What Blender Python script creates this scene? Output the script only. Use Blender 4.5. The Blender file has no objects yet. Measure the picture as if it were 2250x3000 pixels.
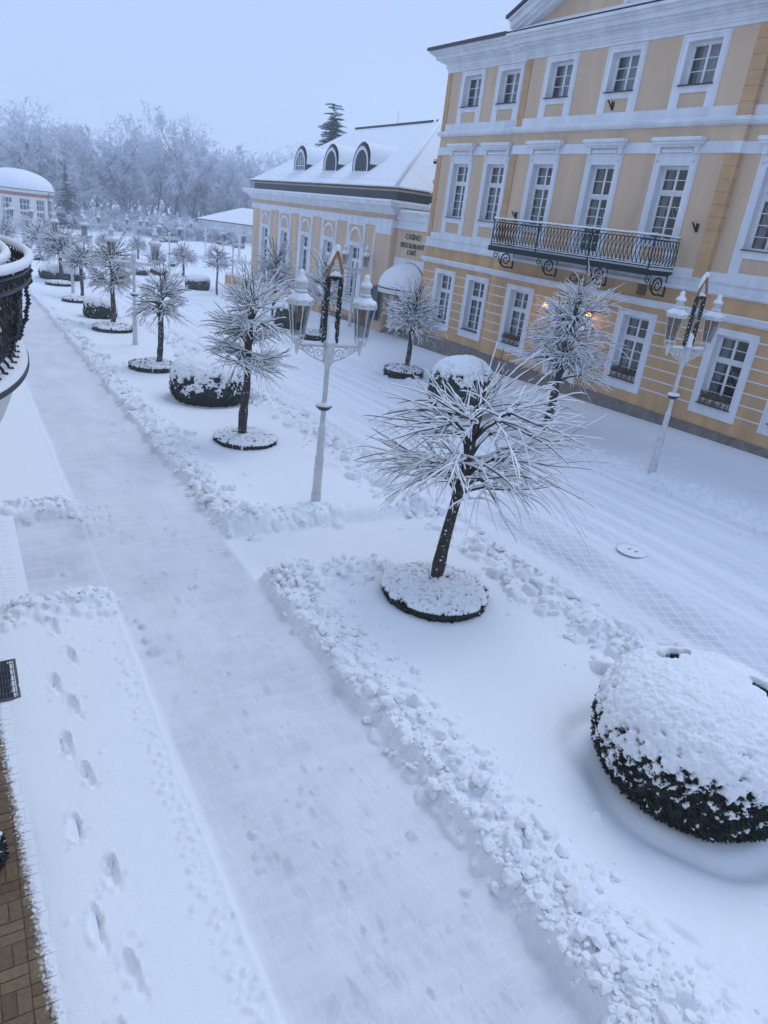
import bpy, math, random
import numpy as np
from mathutils import Matrix, Vector

# ------------------------------------------------------------------ camera, world, sun, exposure
scene = bpy.context.scene
COL = scene.collection
CAM_H = 5.6
cam_d = bpy.data.cameras.new("camera"); cam = bpy.data.objects.new("camera", cam_d); COL.objects.link(cam)
fw = Vector((0.49837872, 0.77684097, -0.38488538)); up = Vector((0.09838669, 0.39040125, 0.91537256))
rt = fw.cross(up)
cam.matrix_world = Matrix(((rt.x, up.x, -fw.x, 0), (rt.y, up.y, -fw.y, 0), (rt.z, up.z, -fw.z, CAM_H), (0, 0, 0, 1)))
cam_d.sensor_width = 36; cam_d.sensor_fit = 'AUTO'; cam_d.lens = 24.55
cam_d.clip_start = 0.05; cam_d.clip_end = 3000
scene.camera = cam

SUN_EL, SUN_AZ = math.radians(56), math.radians(60)     # azimuth from +Y clockwise
w = bpy.data.worlds.new("World"); scene.world = w; w.use_nodes = True
nt = w.node_tree; nt.nodes.clear()
sky = nt.nodes.new("ShaderNodeTexSky"); sky.sky_type = 'NISHITA'; sky.sun_disc = False
sky.sun_elevation = SUN_EL; sky.sun_rotation = SUN_AZ; sky.air_density = 1.0; sky.dust_density = 0.4; sky.ozone_density = 3.0
bg1 = nt.nodes.new("ShaderNodeBackground"); bg1.inputs[1].default_value = 0.05
nt.links.new(sky.outputs[0], bg1.inputs[0])
tc = nt.nodes.new("ShaderNodeTexCoord"); sx = nt.nodes.new("ShaderNodeSeparateXYZ"); nt.links.new(tc.outputs['Generated'], sx.inputs[0])
cr = nt.nodes.new("ShaderNodeValToRGB"); nt.links.new(sx.outputs[2], cr.inputs[0])
cr.color_ramp.elements[0].position = 0.0; cr.color_ramp.elements[0].color = (0.475, 0.61, 0.90, 1)
cr.color_ramp.elements[1].position = 0.9; cr.color_ramp.elements[1].color = (0.47, 0.63, 0.98, 1)
e = cr.color_ramp.elements.new(0.35); e.color = (0.425, 0.57, 0.88, 1)
bg2 = nt.nodes.new("ShaderNodeBackground"); bg2.inputs[1].default_value = 0.95
nt.links.new(cr.outputs[0], bg2.inputs[0])
mxs = nt.nodes.new("ShaderNodeMixShader"); mxs.inputs[0].default_value = 0.75
nt.links.new(bg1.outputs[0], mxs.inputs[1]); nt.links.new(bg2.outputs[0], mxs.inputs[2])
wo = nt.nodes.new("ShaderNodeOutputWorld"); nt.links.new(mxs.outputs[0], wo.inputs[0])

sun_d = bpy.data.lights.new("sun", 'SUN'); sun = bpy.data.objects.new("sun", sun_d); COL.objects.link(sun)
sun_d.energy = 0.6; sun_d.angle = math.radians(30); sun_d.color = (0.93, 0.96, 1.0)
sdir = Vector((math.sin(SUN_AZ) * math.cos(SUN_EL), math.cos(SUN_AZ) * math.cos(SUN_EL), math.sin(SUN_EL)))
sun.rotation_euler = sdir.to_track_quat('Z', 'Y').to_euler()
vs = scene.view_settings; vs.view_transform = 'Standard'; vs.look = 'None'; vs.gamma = 1; vs.exposure = 0.50; vs.use_curve_mapping = False
scene.cycles.use_denoising = True
scene.cycles.max_bounces = 6; scene.cycles.volume_bounces = 1; scene.cycles.transparent_max_bounces = 12
try:
    scene.cycles.use_adaptive_sampling = True; scene.cycles.adaptive_threshold = 0.02
except Exception: pass

random.seed(7); RNG = np.random.default_rng(11)

# ------------------------------------------------------------------ numpy noise
def _hash(ix, iy, iz, seed):
    n = (ix.astype(np.int64) * 374761393 + iy.astype(np.int64) * 668265263 + iz.astype(np.int64) * 2147483647 + seed * 144665) & 0xFFFFFFFF
    n = ((n ^ (n >> 13)) * 1274126177) & 0xFFFFFFFF
    n = (n ^ (n >> 16)) & 0xFFFFFFFF
    return n / 4294967295.0
def vnoise(x, y, z=0.0, seed=0):
    x = np.asarray(x, float); y = np.asarray(y, float); z = np.zeros_like(x) + z
    xi = np.floor(x); yi = np.floor(y); zi = np.floor(z)
    fx = x - xi; fy = y - yi; fz = z - zi
    fx = fx * fx * (3 - 2 * fx); fy = fy * fy * (3 - 2 * fy); fz = fz * fz * (3 - 2 * fz)
    r = 0
    for dz in (0, 1):
        if dz and not np.any(fz): break
        for dx in (0, 1):
            for dy in (0, 1):
                r = r + _hash(xi + dx, yi + dy, zi + dz, seed) * (fx if dx else 1 - fx) * (fy if dy else 1 - fy) * (fz if dz else 1 - fz)
    return r * 2 - 1
def fbm(x, y, z=0.0, o=4, seed=0):
    r = 0; a = 1.0; t = 0
    for i in range(o):
        r = r + a * vnoise(np.asarray(x) * 2 ** i, np.asarray(y) * 2 ** i, np.asarray(z) * 2 ** i, seed + i * 17); t += a; a *= 0.5
    return r / t
def sstep(a, b, x):
    t = np.clip((x - a) / (b - a), 0, 1); return t * t * (3 - 2 * t)

# ------------------------------------------------------------------ the lie of the land (street falls gently towards the park)
def zg(x, y):
    x = np.asarray(x, float); y = np.asarray(y, float)
    y = np.where(y < 95, y, 95 + (np.minimum(y, 400) - 95) * .1)
    s1 = -.026 * 4 * np.log1p(np.exp(np.clip((y - 12) / 4, -40, 40))); s2 = -.03 * (y - 20)
    ww = sstep(9, 15, x); return (1 - ww) * s1 + ww * s2
def zf(x, y): return float(zg(x, y))

# ------------------------------------------------------------------ materials
MATS = {}
def mat(name, col, rough=0.8, var=0.0, vscale=3.0, bump=0.0, bscale=40.0, metal=0.0, spec=0.5, col2=None, detail=6.0, run=False):
    if name in MATS: return MATS[name]
    m = bpy.data.materials.new(name); m.use_nodes = True; n = m.node_tree; b = n.nodes['Principled BSDF']; MATS[name] = m
    b.inputs['Base Color'].default_value = (*col, 1); b.inputs['Roughness'].default_value = rough; b.inputs['Metallic'].default_value = metal
    b.inputs['Specular IOR Level'].default_value = spec
    tcn = n.nodes.new('ShaderNodeTexCoord')
    if var > 0 or col2:
        no = n.nodes.new('ShaderNodeTexNoise'); no.inputs['Scale'].default_value = vscale; no.inputs['Detail'].default_value = detail
        if run:      # weather streaks run down the wall
            mp = n.nodes.new('ShaderNodeMapping'); mp.inputs['Scale'].default_value = (1.6, 1.6, .28); n.links.new(tcn.outputs['Object'], mp.inputs[0]); n.links.new(mp.outputs[0], no.inputs['Vector'])
        else: n.links.new(tcn.outputs['Object'], no.inputs['Vector'])
        rp = n.nodes.new('ShaderNodeValToRGB'); n.links.new(no.outputs[0], rp.inputs[0])
        rp.color_ramp.elements[0].position = .32; rp.color_ramp.elements[1].position = .68
        c2 = col2 or tuple(c * (1 + var) for c in col); c1 = col if col2 else tuple(c * (1 - var) for c in col)
        rp.color_ramp.elements[0].color = (*c1, 1); rp.color_ramp.elements[1].color = (*c2, 1)
        n.links.new(rp.outputs[0], b.inputs['Base Color'])
    if bump > 0:
        nb = n.nodes.new('ShaderNodeTexNoise'); nb.inputs['Scale'].default_value = bscale; nb.inputs['Detail'].default_value = 5
        n.links.new(tcn.outputs['Object'], nb.inputs['Vector'])
        bp = n.nodes.new('ShaderNodeBump'); bp.inputs['Strength'].default_value = 1.0; bp.inputs['Distance'].default_value = bump
        n.links.new(nb.outputs[0], bp.inputs['Height']); n.links.new(bp.outputs[0], b.inputs['Normal'])
    return m
M = dict(
    snow=mat('snow', (.88, .89, .905), .75, .025, 2.0, .018, 34, spec=.25),
    clump=mat('clumped_snow', (.88, .89, .905), .8, .03, 6.0, .01, 45, spec=.2),
    beige=mat('beige_plaster', (.65, .475, .32), .9, .10, .9, .003, 120, spec=.2, run=True, detail=9),
    orange=mat('ochre_plaster', (.59, .37, .185), .9, .15, 1.0, .003, 120, spec=.2, run=True, detail=9),
    quoin=mat('ochre_quoin', (.58, .355, .18), .9, .10, 2.0, .003, 120, spec=.2),
    white=mat('white_stucco', (.74, .75, .78), .85, .10, 1.3, .002, 120, spec=.2, run=True, detail=9),
    whitepaint=mat('white_paint', (.78, .78, .78), .45, .05, 8.0, .0008, 200),
    stone=mat('grey_stone', (.20, .175, .15), .85, .25, 4.0, .006, 60),
    dark=mat('dark_slate', (.035, .038, .045), .6, .3, 6.0, .004, 60),
    black=mat('black_iron', (.012, .013, .016), .45, .3, 20.0, .002, 80),
    green=mat('green_iron', (.005, .017, .014), .6, .3, 20.0, .001, 80, spec=.2),
    bark=mat('dark_bark', (.045, .036, .03), .9, .5, 14.0, .015, 45),
    twig=mat('brown_twig', (.055, .034, .026), .8, .35, 8.0),
    leaf=mat('evergreen_leaf', (.012, .017, .010), .7, .6, 9.0),
    leafy=mat('dull_green_leaf', (.035, .045, .022), .7, .5, 9.0),
    needle=mat('dark_needle', (.022, .036, .034), .8, .4, 3.0),
    frost=mat('frosted_twig', (.70, .72, .76), .9, .14, 0.6),
    frostdark=mat('frosted_bark', (.15, .155, .17), .9, .3, 1.0),
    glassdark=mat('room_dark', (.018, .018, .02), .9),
    curtain=mat('grey_curtain', (.42, .42, .44), .9, .12, 5.0),
    gold=mat('gold_tinsel', (.34, .17, .045), .5, .4, 40.0, .01, 90),
    brass=mat('old_brass', (.16, .12, .06), .5, .2, 9.0, metal=.5),
    letter=mat('bronze_letter', (.10, .085, .065), .5, .2, 9.0),
    pink=mat('red_frieze', (.36, .13, .10), .9, .1, 2.0),
    cream=mat('cream_render', (.70, .68, .62), .9, .05, 1.0),
    dry=mat('dry_flowers', (.11, .075, .045), .9, .5, 20.0),
    planter=mat('pale_planter', (.45, .42, .38), .8, .1, 5.0),
    lamppaint=mat('lamp_paint', (.60, .60, .60), .5, .12, 9.0, .001, 150),
    steel=mat('grey_steel', (.10, .11, .12), .4, .2, 8.0, metal=.6),
    bluep=mat('notice_board', (.06, .085, .11), .3, .3, 6.0),
    bulb=mat('amber_bulb', (.55, .30, .12), .3),
    ball=mat('white_plastic', (.7, .7, .7), .4),
)
def glass_mat(name, tint, gl=0.9, base=0.05, bump=0.002, bs=3.0, rough=.02):
    m = bpy.data.materials.new(name); m.use_nodes = True; n = m.node_tree; n.nodes.clear(); MATS[name] = m
    o = n.nodes.new('ShaderNodeOutputMaterial'); mx = n.nodes.new('ShaderNodeMixShader'); t = n.nodes.new('ShaderNodeBsdfTransparent'); g = n.nodes.new('ShaderNodeBsdfGlossy')
    t.inputs[0].default_value = (*tint, 1); g.inputs[0].default_value = (gl, gl, gl, 1); g.inputs['Roughness'].default_value = rough
    fr = n.nodes.new('ShaderNodeLayerWeight'); fr.inputs[0].default_value = .5
    pw = n.nodes.new('ShaderNodeMath'); pw.operation = 'POWER'; pw.inputs[1].default_value = 4.0; n.links.new(fr.outputs['Facing'], pw.inputs[0])
    ad = n.nodes.new('ShaderNodeMath'); ad.operation = 'MULTIPLY_ADD'; ad.inputs[1].default_value = .55; ad.inputs[2].default_value = base; ad.use_clamp = True
    n.links.new(pw.outputs[0], ad.inputs[0]); n.links.new(ad.outputs[0], mx.inputs[0]); n.links.new(t.outputs[0], mx.inputs[1]); n.links.new(g.outputs[0], mx.inputs[2]); n.links.new(mx.outputs[0], o.inputs[0])
    tcn = n.nodes.new('ShaderNodeTexCoord'); nb = n.nodes.new('ShaderNodeTexNoise'); nb.inputs['Scale'].default_value = bs; n.links.new(tcn.outputs['Object'], nb.inputs['Vector'])
    bp = n.nodes.new('ShaderNodeBump'); bp.inputs['Distance'].default_value = bump; n.links.new(nb.outputs[0], bp.inputs['Height'])
    n.links.new(bp.outputs[0], g.inputs['Normal']); n.links.new(bp.outputs[0], fr.inputs['Normal'])
    return m
M['pane'] = glass_mat('window_glass', (.74, .76, .76), .8, .11, .012, 4.0)
M['lampglass'] = glass_mat('lantern_glass', (.60, .61, .62), .5, .06, .002, 6.0, .15)
def emit(name, col, s):
    m = bpy.data.materials.new(name); m.use_nodes = True; n = m.node_tree; n.nodes.clear()
    o = n.nodes.new('ShaderNodeOutputMaterial'); em = n.nodes.new('ShaderNodeEmission'); em.inputs[0].default_value = (*col, 1); em.inputs[1].default_value = s
    n.links.new(em.outputs[0], o.inputs[0]); return m
M['glow'] = emit('lit_lamp_shade', (1.0, .45, .10), 2.2)

def ground_mat(name, kind):
    """trodden or thin snow: attribute 'thin' says how much of the paving underneath shows through"""
    m = bpy.data.materials.new(name); m.use_nodes = True; n = m.node_tree; b = n.nodes['Principled BSDF']
    L = n.links.new; tcn = n.nodes.new('ShaderNodeTexCoord'); P = tcn.outputs['Object']
    def noise(s, d=5, st=None):
        q = n.nodes.new('ShaderNodeTexNoise'); q.inputs['Scale'].default_value = s; q.inputs['Detail'].default_value = d
        if st:
            mp = n.nodes.new('ShaderNodeMapping'); mp.inputs['Scale'].default_value = st; L(P, mp.inputs[0]); L(mp.outputs[0], q.inputs['Vector'])
        else: L(P, q.inputs['Vector'])
        return q.outputs[0]
    def mix(f, a, c):
        q = n.nodes.new('ShaderNodeMix'); q.data_type = 'RGBA'
        for v, i in ((f, 0), (a, 6), (c, 7)):
            if isinstance(v, tuple): q.inputs[i].default_value = (*v, 1)
            elif isinstance(v, (int, float)): q.inputs[i].default_value = v
            else: L(v, q.inputs[i])
        return q.outputs[2]
    def mth(op, a, c):
        q = n.nodes.new('ShaderNodeMath'); q.operation = op; q.use_clamp = (op != 'POWER')
        for v, i in ((a, 0), (c, 1)):
            if isinstance(v, (int, float)): q.inputs[i].default_value = v
            else: L(v, q.inputs[i])
        return q.outputs[0]
    at = n.nodes.new('ShaderNodeAttribute'); at.attribute_name = 'thin'; thin = at.outputs['Fac']
    snowc = mix(noise(1.3), (.85, .865, .89), (.90, .91, .925))
    br = n.nodes.new('ShaderNodeTexBrick')
    mp = n.nodes.new('ShaderNodeMapping'); L(P, mp.inputs[0])
    if kind == 'path':
        br.inputs['Scale'].default_value = 1.0; br.inputs['Brick Width'].default_value = .24; br.inputs['Row Height'].default_value = .16; br.inputs['Mortar Size'].default_value = .012
        c1, c2, mo = (.40, .39, .44), (.48, .47, .515), (.50, .50, .55)
        mp.inputs['Rotation'].default_value = (0, 0, math.radians(90))
    else:
        br.inputs['Scale'].default_value = 1.0; br.inputs['Brick Width'].default_value = .21; br.inputs['Row Height'].default_value = .21; br.inputs['Mortar Size'].default_value = .02; br.offset = 0.0
        c1, c2, mo = (.33, .35, .43), (.43, .45, .52), (.66, .68, .74)
        mp.inputs['Rotation'].default_value = (0, 0, math.radians(28))
    br.inputs['Color1'].default_value = (*c1, 1); br.inputs['Color2'].default_value = (*c2, 1); br.inputs['Mortar'].default_value = (*mo, 1)
    br.inputs['Mortar Smooth'].default_value = .5
    # joints wander a little
    nd = n.nodes.new('ShaderNodeTexNoise'); nd.inputs['Scale'].default_value = 3.0; L(mp.outputs[0], nd.inputs['Vector'])
    va = n.nodes.new('ShaderNodeVectorMath'); va.operation = 'SCALE'; L(nd.outputs['Color'], va.inputs[0]); va.inputs['Scale'].default_value = .04
    vb = n.nodes.new('ShaderNodeVectorMath'); L(mp.outputs[0], vb.inputs[0]); L(va.outputs[0], vb.inputs[1]); L(vb.outputs[0], br.inputs['Vector'])
    patch = mth('MULTIPLY', thin, mth('ADD', mth('MULTIPLY', noise(1.7, 4, (1, .45, 1)), 1.0), .22))
    streak = noise(7.0, 4, (1.0, .12, 1.0) if kind == 'road' else (.25, 1.0, 1.0))
    f = mth('MULTIPLY', patch, mth('ADD', mth('MULTIPLY', streak, .9), .45))
    L(mix(f, snowc, br.outputs[0]), b.inputs['Base Color'])
    b.inputs['Roughness'].default_value = .7; b.inputs['Specular IOR Level'].default_value = .25
    bp = n.nodes.new('ShaderNodeBump'); bp.inputs['Distance'].default_value = .016; bp.inputs['Strength'].default_value = .9
    h = mth('MULTIPLY', mth('ADD', noise(55, 4), noise(14, 4, (1, .5, 1))), .5)
    L(h, bp.inputs['Height']); L(bp.outputs[0], b.inputs['Normal'])
    MATS[name] = m; return m
M['path'] = ground_mat('trodden_path_snow', 'path'); M['road'] = ground_mat('ploughed_road_snow', 'road')
def brick_mat():
    m = bpy.data.materials.new('brick_paving'); m.use_nodes = True; n = m.node_tree; b = n.nodes['Principled BSDF']; L = n.links.new
    tcn = n.nodes.new('ShaderNodeTexCoord')
    at = n.nodes.new('ShaderNodeAttribute'); at.attribute_name = 'tone'
    rp = n.nodes.new('ShaderNodeValToRGB'); L(at.outputs['Fac'], rp.inputs[0])
    rp.color_ramp.elements[0].color = (.17, .10, .05, 1); rp.color_ramp.elements[1].color = (.28, .19, .10, 1)
    no = n.nodes.new('ShaderNodeTexNoise'); no.inputs['Scale'].default_value = 30; L(tcn.outputs['Object'], no.inputs['Vector'])
    mx = n.nodes.new('ShaderNodeMix'); mx.data_type = 'RGBA'; mx.blend_type = 'MULTIPLY'; mx.inputs[0].default_value = .6
    L(rp.outputs[0], mx.inputs[6]); L(no.outputs['Fac'], mx.inputs[7]); 
    sp = n.nodes.new('ShaderNodeSeparateXYZ'); L(tcn.outputs['Object'], sp.inputs[0])     # snow blown over the outer bricks
    m1 = n.nodes.new('ShaderNodeMath'); m1.operation = 'MULTIPLY_ADD'; L(sp.outputs[1], m1.inputs[0]); m1.inputs[1].default_value = .045; m1.inputs[2].default_value = -.262 + .09
    m2 = n.nodes.new('ShaderNodeMath'); m2.operation = 'ADD'; L(sp.outputs[0], m2.inputs[0]); L(m1.outputs[0], m2.inputs[1])
    m3 = n.nodes.new('ShaderNodeMath'); m3.operation = 'MULTIPLY_ADD'; L(m2.outputs[0], m3.inputs[0]); m3.inputs[1].default_value = 5.0; m3.inputs[2].default_value = -.42
    n2_ = n.nodes.new('ShaderNodeTexNoise'); n2_.inputs['Scale'].default_value = 38; n2_.inputs['Detail'].default_value = 6; L(tcn.outputs['Object'], n2_.inputs['Vector'])
    m4 = n.nodes.new('ShaderNodeMath'); m4.operation = 'ADD'; m4.use_clamp = True; L(m3.outputs[0], m4.inputs[0]); L(n2_.outputs[0], m4.inputs[1])
    r2 = n.nodes.new('ShaderNodeValToRGB'); L(m4.outputs[0], r2.inputs[0]); r2.color_ramp.elements[0].position = .42; r2.color_ramp.elements[1].position = .75
    mm = n.nodes.new('ShaderNodeMix'); mm.data_type = 'RGBA'; L(r2.outputs[0], mm.inputs[0]); L(mx.outputs[2], mm.inputs[6]); mm.inputs[7].default_value = (.84, .86, .89, 1)
    L(mm.outputs[2], b.inputs['Base Color']); b.inputs['Roughness'].default_value = .75
    return m
M['brick'] = brick_mat()

# ------------------------------------------------------------------ mesh builder
class MB:
    def __init__(s): s.v = []; s.f = []
    def quad(s, *p):
        b = len(s.v); s.v += [tuple(q) for q in p]; s.f.append(tuple(range(b, b + len(p)))); return s
    def box(s, x0, x1, y0, y1, z0, z1):
        b = len(s.v)
        s.v += [(x0, y0, z0), (x1, y0, z0), (x1, y1, z0), (x0, y1, z0), (x0, y0, z1), (x1, y0, z1), (x1, y1, z1), (x0, y1, z1)]
        s.f += [(b, b + 3, b + 2, b + 1), (b + 4, b + 5, b + 6, b + 7), (b, b + 1, b + 5, b + 4), (b + 1, b + 2, b + 6, b + 5), (b + 2, b + 3, b + 7, b + 6), (b + 3, b, b + 4, b + 7)]
        return s
    def tube(s, pts, rad, n=6, cap=True, sq=1.0):
        pts = [np.asarray(p, float) for p in pts]; m = len(pts)
        if not hasattr(rad, '__len__'): rad = [rad] * m
        b = len(s.v); prev = None
        for i in range(m):
            t = pts[min(i + 1, m - 1)] - pts[max(i - 1, 0)]; l = math.sqrt(t @ t) or 1; t = t / l
            if prev is None:
                a = np.array([0, 0, 1.0]) if abs(t[2]) < .9 else np.array([1.0, 0, 0])
                u = np.array([t[1] * a[2] - t[2] * a[1], t[2] * a[0] - t[0] * a[2], t[0] * a[1] - t[1] * a[0]])
            else: u = prev - t * (prev @ t)
            u = u / (math.sqrt(u @ u) or 1); prev = u
            v = np.array([t[1] * u[2] - t[2] * u[1], t[2] * u[0] - t[0] * u[2], t[0] * u[1] - t[1] * u[0]])
            for k in range(n):
                a = 2 * math.pi * k / n; d = (u * math.cos(a) + v * math.sin(a) * sq) * rad[i]
                s.v.append((pts[i][0] + d[0], pts[i][1] + d[1], pts[i][2] + d[2]))
        for i in range(m - 1):
            for k in range(n):
                k2 = (k + 1) % n; s.f.append((b + i * n + k, b + i * n + k2, b + (i + 1) * n + k2, b + (i + 1) * n + k))
        if cap:
            s.f.append(tuple(b + k for k in reversed(range(n)))); s.f.append(tuple(b + (m - 1) * n + k for k in range(n)))
        return s
    def lathe(s, prof, n=16, c=(0, 0, 0), rot=0.0, sx=1, sy=1):
        b = len(s.v); m = len(prof)
        for r, z in prof:
            for k in range(n):
                a = 2 * math.pi * k / n + rot; s.v.append((c[0] + r * math.cos(a) * sx, c[1] + r * math.sin(a) * sy, c[2] + z))
        for i in range(m - 1):
            for k in range(n):
                k2 = (k + 1) % n; s.f.append((b + i * n + k, b + i * n + k2, b + (i + 1) * n + k2, b + (i + 1) * n + k))
        s.f.append(tuple(b + k for k in reversed(range(n)))); s.f.append(tuple(b + (m - 1) * n + k for k in range(n)))
        return s
    def prism(s, poly, ax, a0, a1):
        """poly: 2-D outline; extruded along axis ax ('x': (y,z) outline, 'y': (x,z), 'z': (x,y))"""
        b = len(s.v); n = len(poly)
        for a in (a0, a1):
            for p, q in poly: s.v.append({'x': (a, p, q), 'y': (p, a, q), 'z': (p, q, a)}[ax])
        s.f.append(tuple(range(b, b + n))); s.f.append(tuple(reversed(range(b + n, b + 2 * n))))
        for i in range(n):
            j = (i + 1) % n; s.f.append((b + i, b + n + i, b + n + j, b + j))
        return s
    def add(s, o, f=None):
        b = len(s.v); s.v += [f(p) for p in o.v] if f else o.v; s.f += [tuple(b + i for i in q) for q in o.f]; return s
    def build(s, name, m, parent=None, smooth=False, loc=None, rz=0, fix=True):
        me = bpy.data.meshes.new(name); me.from_pydata(s.v, [], s.f); me.validate(); me.update()
        if fix:
            import bmesh
            bm = bmesh.new(); bm.from_mesh(me); bmesh.ops.recalc_face_normals(bm, faces=bm.faces); bm.to_mesh(me); bm.free()
        me.materials.append(m)
        if smooth: me.polygons.foreach_set('use_smooth', [True] * len(me.polygons))
        o = bpy.data.objects.new(name, me); COL.objects.link(o)
        if parent is not None: o.parent = parent
        if loc is not None: o.location = loc
        if rz: o.rotation_euler = (0, 0, rz)
        return o
def grid_mesh(name, X, Y, Z, m, parent=None, attr=None, smooth=True, wrap=False, cap=False):
    """structured grid of vertices (rows x cols)"""
    r, c = X.shape; co = np.stack([X, Y, Z], -1).reshape(-1, 3).astype(np.float32)
    idx = np.arange(r * c).reshape(r, c)
    if wrap: nx = np.roll(idx, -1, 1); a, b2, d, e2 = idx[:-1], nx[:-1], nx[1:], idx[1:]
    else: a, b2, d, e2 = idx[:-1, :-1], idx[:-1, 1:], idx[1:, 1:], idx[1:, :-1]
    q = np.stack([a, b2, d, e2], -1).reshape(-1, 4).astype(np.int32)
    me = bpy.data.meshes.new(name); me.vertices.add(len(co)); me.vertices.foreach_set('co', co.ravel())
    me.loops.add(q.size); me.loops.foreach_set('vertex_index', q.ravel())
    me.polygons.add(len(q)); me.polygons.foreach_set('loop_start', np.arange(0, q.size, 4, dtype=np.int32))
    try: me.polygons.foreach_set('loop_total', np.full(len(q), 4, dtype=np.int32))
    except Exception: pass
    me.update(calc_edges=True); me.validate()
    if smooth: me.polygons.foreach_set('use_smooth', np.ones(len(me.polygons), dtype=bool))
    if attr:
        for k, v in attr.items():
            at = me.attributes.new(k, 'FLOAT', 'POINT'); at.data.foreach_set('value', v.ravel().astype(np.float32))
    me.materials.append(m); o = bpy.data.objects.new(name, me); COL.objects.link(o)
    if parent is not None: o.parent = parent
    return o
def thing(name, label, cat, loc=(0, 0, 0), rz=0, group=None):
    o = bpy.data.objects.new(name, None); COL.objects.link(o); o.empty_display_size = .2
    o.location = loc; o.rotation_euler = (0, 0, rz); tag(o, label, cat, group); return o
def tag(o, label, cat, group=None):
    o['label'] = label; o['category'] = cat
    if group: o['group'] = group
    return o
def struct(o, kind='structure'): o['kind'] = kind; return o
def dup(o, parent=None, loc=None, rz=None, sc=None):
    c = o.copy(); COL.objects.link(c)
    if parent is not None: c.parent = parent
    if loc is not None: c.location = loc
    if rz is not None: c.rotation_euler = (0, 0, rz)
    if sc is not None: c.scale = (sc, sc, sc)
    for ch in list(o.children): dup(ch, c)
    return c

# ================================================================== GROUND
PATH_L, PATH_R, ROAD_L, ROAD_R, WALL_X = 1.58, 3.80, 8.25, 14.9, 20.4
def ground_arrays():
    xs = np.concatenate([[-60, -30, -14, -6, -2.5, -1.0], np.arange(-.42, 1.5, .022), np.arange(1.5, 4.9, .0165), np.arange(4.9, 9.0, .023), np.arange(9.0, 12.0, .035), np.arange(12.0, 21.5, .06),
                         21.5 + np.cumsum(.1 * 1.18 ** np.arange(36))])
    ys = [-25., -12, -6, -2, 0, .4]; y = .6
    while y < 62: ys.append(y); y += .0185 * max(1, y / 6.5)
    while y < 900: ys.append(y); y *= 1.035
    ys = np.array(ys); return np.meshgrid(xs, ys), xs, ys
(GX, GY), gxs, gys = ground_arrays()
BZ = zg(GX, GY)
n1 = fbm(GX * 1.3, GY * 1.3, o=4, seed=3); n2 = fbm(GX * .35, GY * .35, o=3, seed=5); n3 = fbm(GX * 7, GY * 7, o=3, seed=9)
near = 1 - sstep(30, 70, GY)
def edge(c, wdt, jit=.06, sd=0): return sstep(c - wdt, c + wdt, GX + jit * n1 * 2)
cross = sstep(9.35, 9.6, GY + .08 * n1) * (1 - sstep(11.1, 11.4, GY + .08 * n1))       # trodden way over the verge
crossL = sstep(9.75, 9.95, GY + .06 * n1) * (1 - sstep(12.75, 12.95, GY + .06 * n1))    # cleared way to the hotel door
# left strip, path, verge, road, far side
strip = (1 - edge(PATH_L, .06, .03)) * (1 - crossL)
verge = edge(PATH_R + .03, .06) * (1 - edge(ROAD_L + .25, .25, .1)) * (1 - cross)
far_side = edge(15.4, .5, .3)
SN = -.055 + .12 * strip + .15 * verge + .03 * far_side
SN = SN + strip * (.012 * n2) + verge * (.03 * n2 + .012 * n1) + far_side * (.03 * n2)
# hummocks along plough and shovel lines
bankP = np.exp(-((GX - PATH_R - .50) / .42) ** 2) * (1 - cross) * (1 - sstep(45, 75, GY))
bankR = np.exp(-((GX - ROAD_L + .05) / .42) ** 2) * (1 - cross * .75) * (1 - sstep(45, 75, GY))
bankC = np.exp(-((GY - 9.1) / .35) ** 2) * sstep(3.9, 4.2, GX) * (1 - sstep(5.6, 6.3, GX)) + .8 * np.exp(-((GY - 11.6) / .35) ** 2) * sstep(3.7, 4.0, GX) * (1 - sstep(7, 8.5, GX))
bankL = (np.exp(-((GY - 9.45) / .28) ** 2) + np.exp(-((GY - 13.15) / .25) ** 2)) * (1 - sstep(1.4, 1.75, GX))
ridge = np.exp(-((GX - PATH_L + .05) / .05) ** 2) * (1 - crossL) * (1 - sstep(30, 50, GY))
bankF = np.exp(-((GX - 15.2) / .55) ** 2) * .35
SN = SN + bankP * (.12 + .08 * n1) + bankR * (.15 + .12 * n1) + bankC * (.12 + .07 * n1) + bankL * (.12 + .06 * n1) + ridge * .012 + bankF * (.12 + .12 * n1)
n4 = fbm(GX * 19, GY * 19, o=2, seed=33) * near
n5 = np.abs(fbm(GX * 4.5, GY * 4.5, o=3, seed=37))
SN = SN + (n3 * .014 + .010 * n1 + .011 * n4 + .05 * (.25 - n5)) * (bankP + bankR + bankC + bankL + bankF)
# drifted lip where the verge drops behind the bank
on_path = sstep(PATH_L - .02, PATH_L + .08, GX) * (1 - sstep(PATH_R - .1, PATH_R + .05, GX))
on_road = sstep(ROAD_L + .2, ROAD_L + .7, GX) * (1 - sstep(14.2, 15.2, GX))
rut = fbm(GX * 5.5 + .25 * GY * 0, GY * .22, o=3, seed=21)
SN = SN + on_road * (rut * .020 + .010 * n1) + on_path * .004 * n1
SN = SN + sstep(21, 24, GX) * 0.06 + sstep(75, 95, GY) * (.25 * n2)
THIN = on_path * (.56 + .14 * n1) + (crossL * (1 - sstep(1.5, 1.7, GX))) * (.70 + .4 * n1) + cross * verge * 0 + cross * sstep(3.8, 4.2, GX) * (1 - sstep(7.5, 8.5, GX)) * .16
cob = np.exp(-(((GX - 10.05 + .02 * (GY - 7)) / .45) ** 2)) * sstep(3.0, 5.2, GY) * (1 - sstep(9.6, 12.0, GY))
THIN = THIN + on_road * np.clip(.20 + .5 * rut, 0, 1) + cob * .62 + np.exp(-((GX - 17.6) / 1.5) ** 2) * .30 * (1 - sstep(22, 40, GY))
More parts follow.
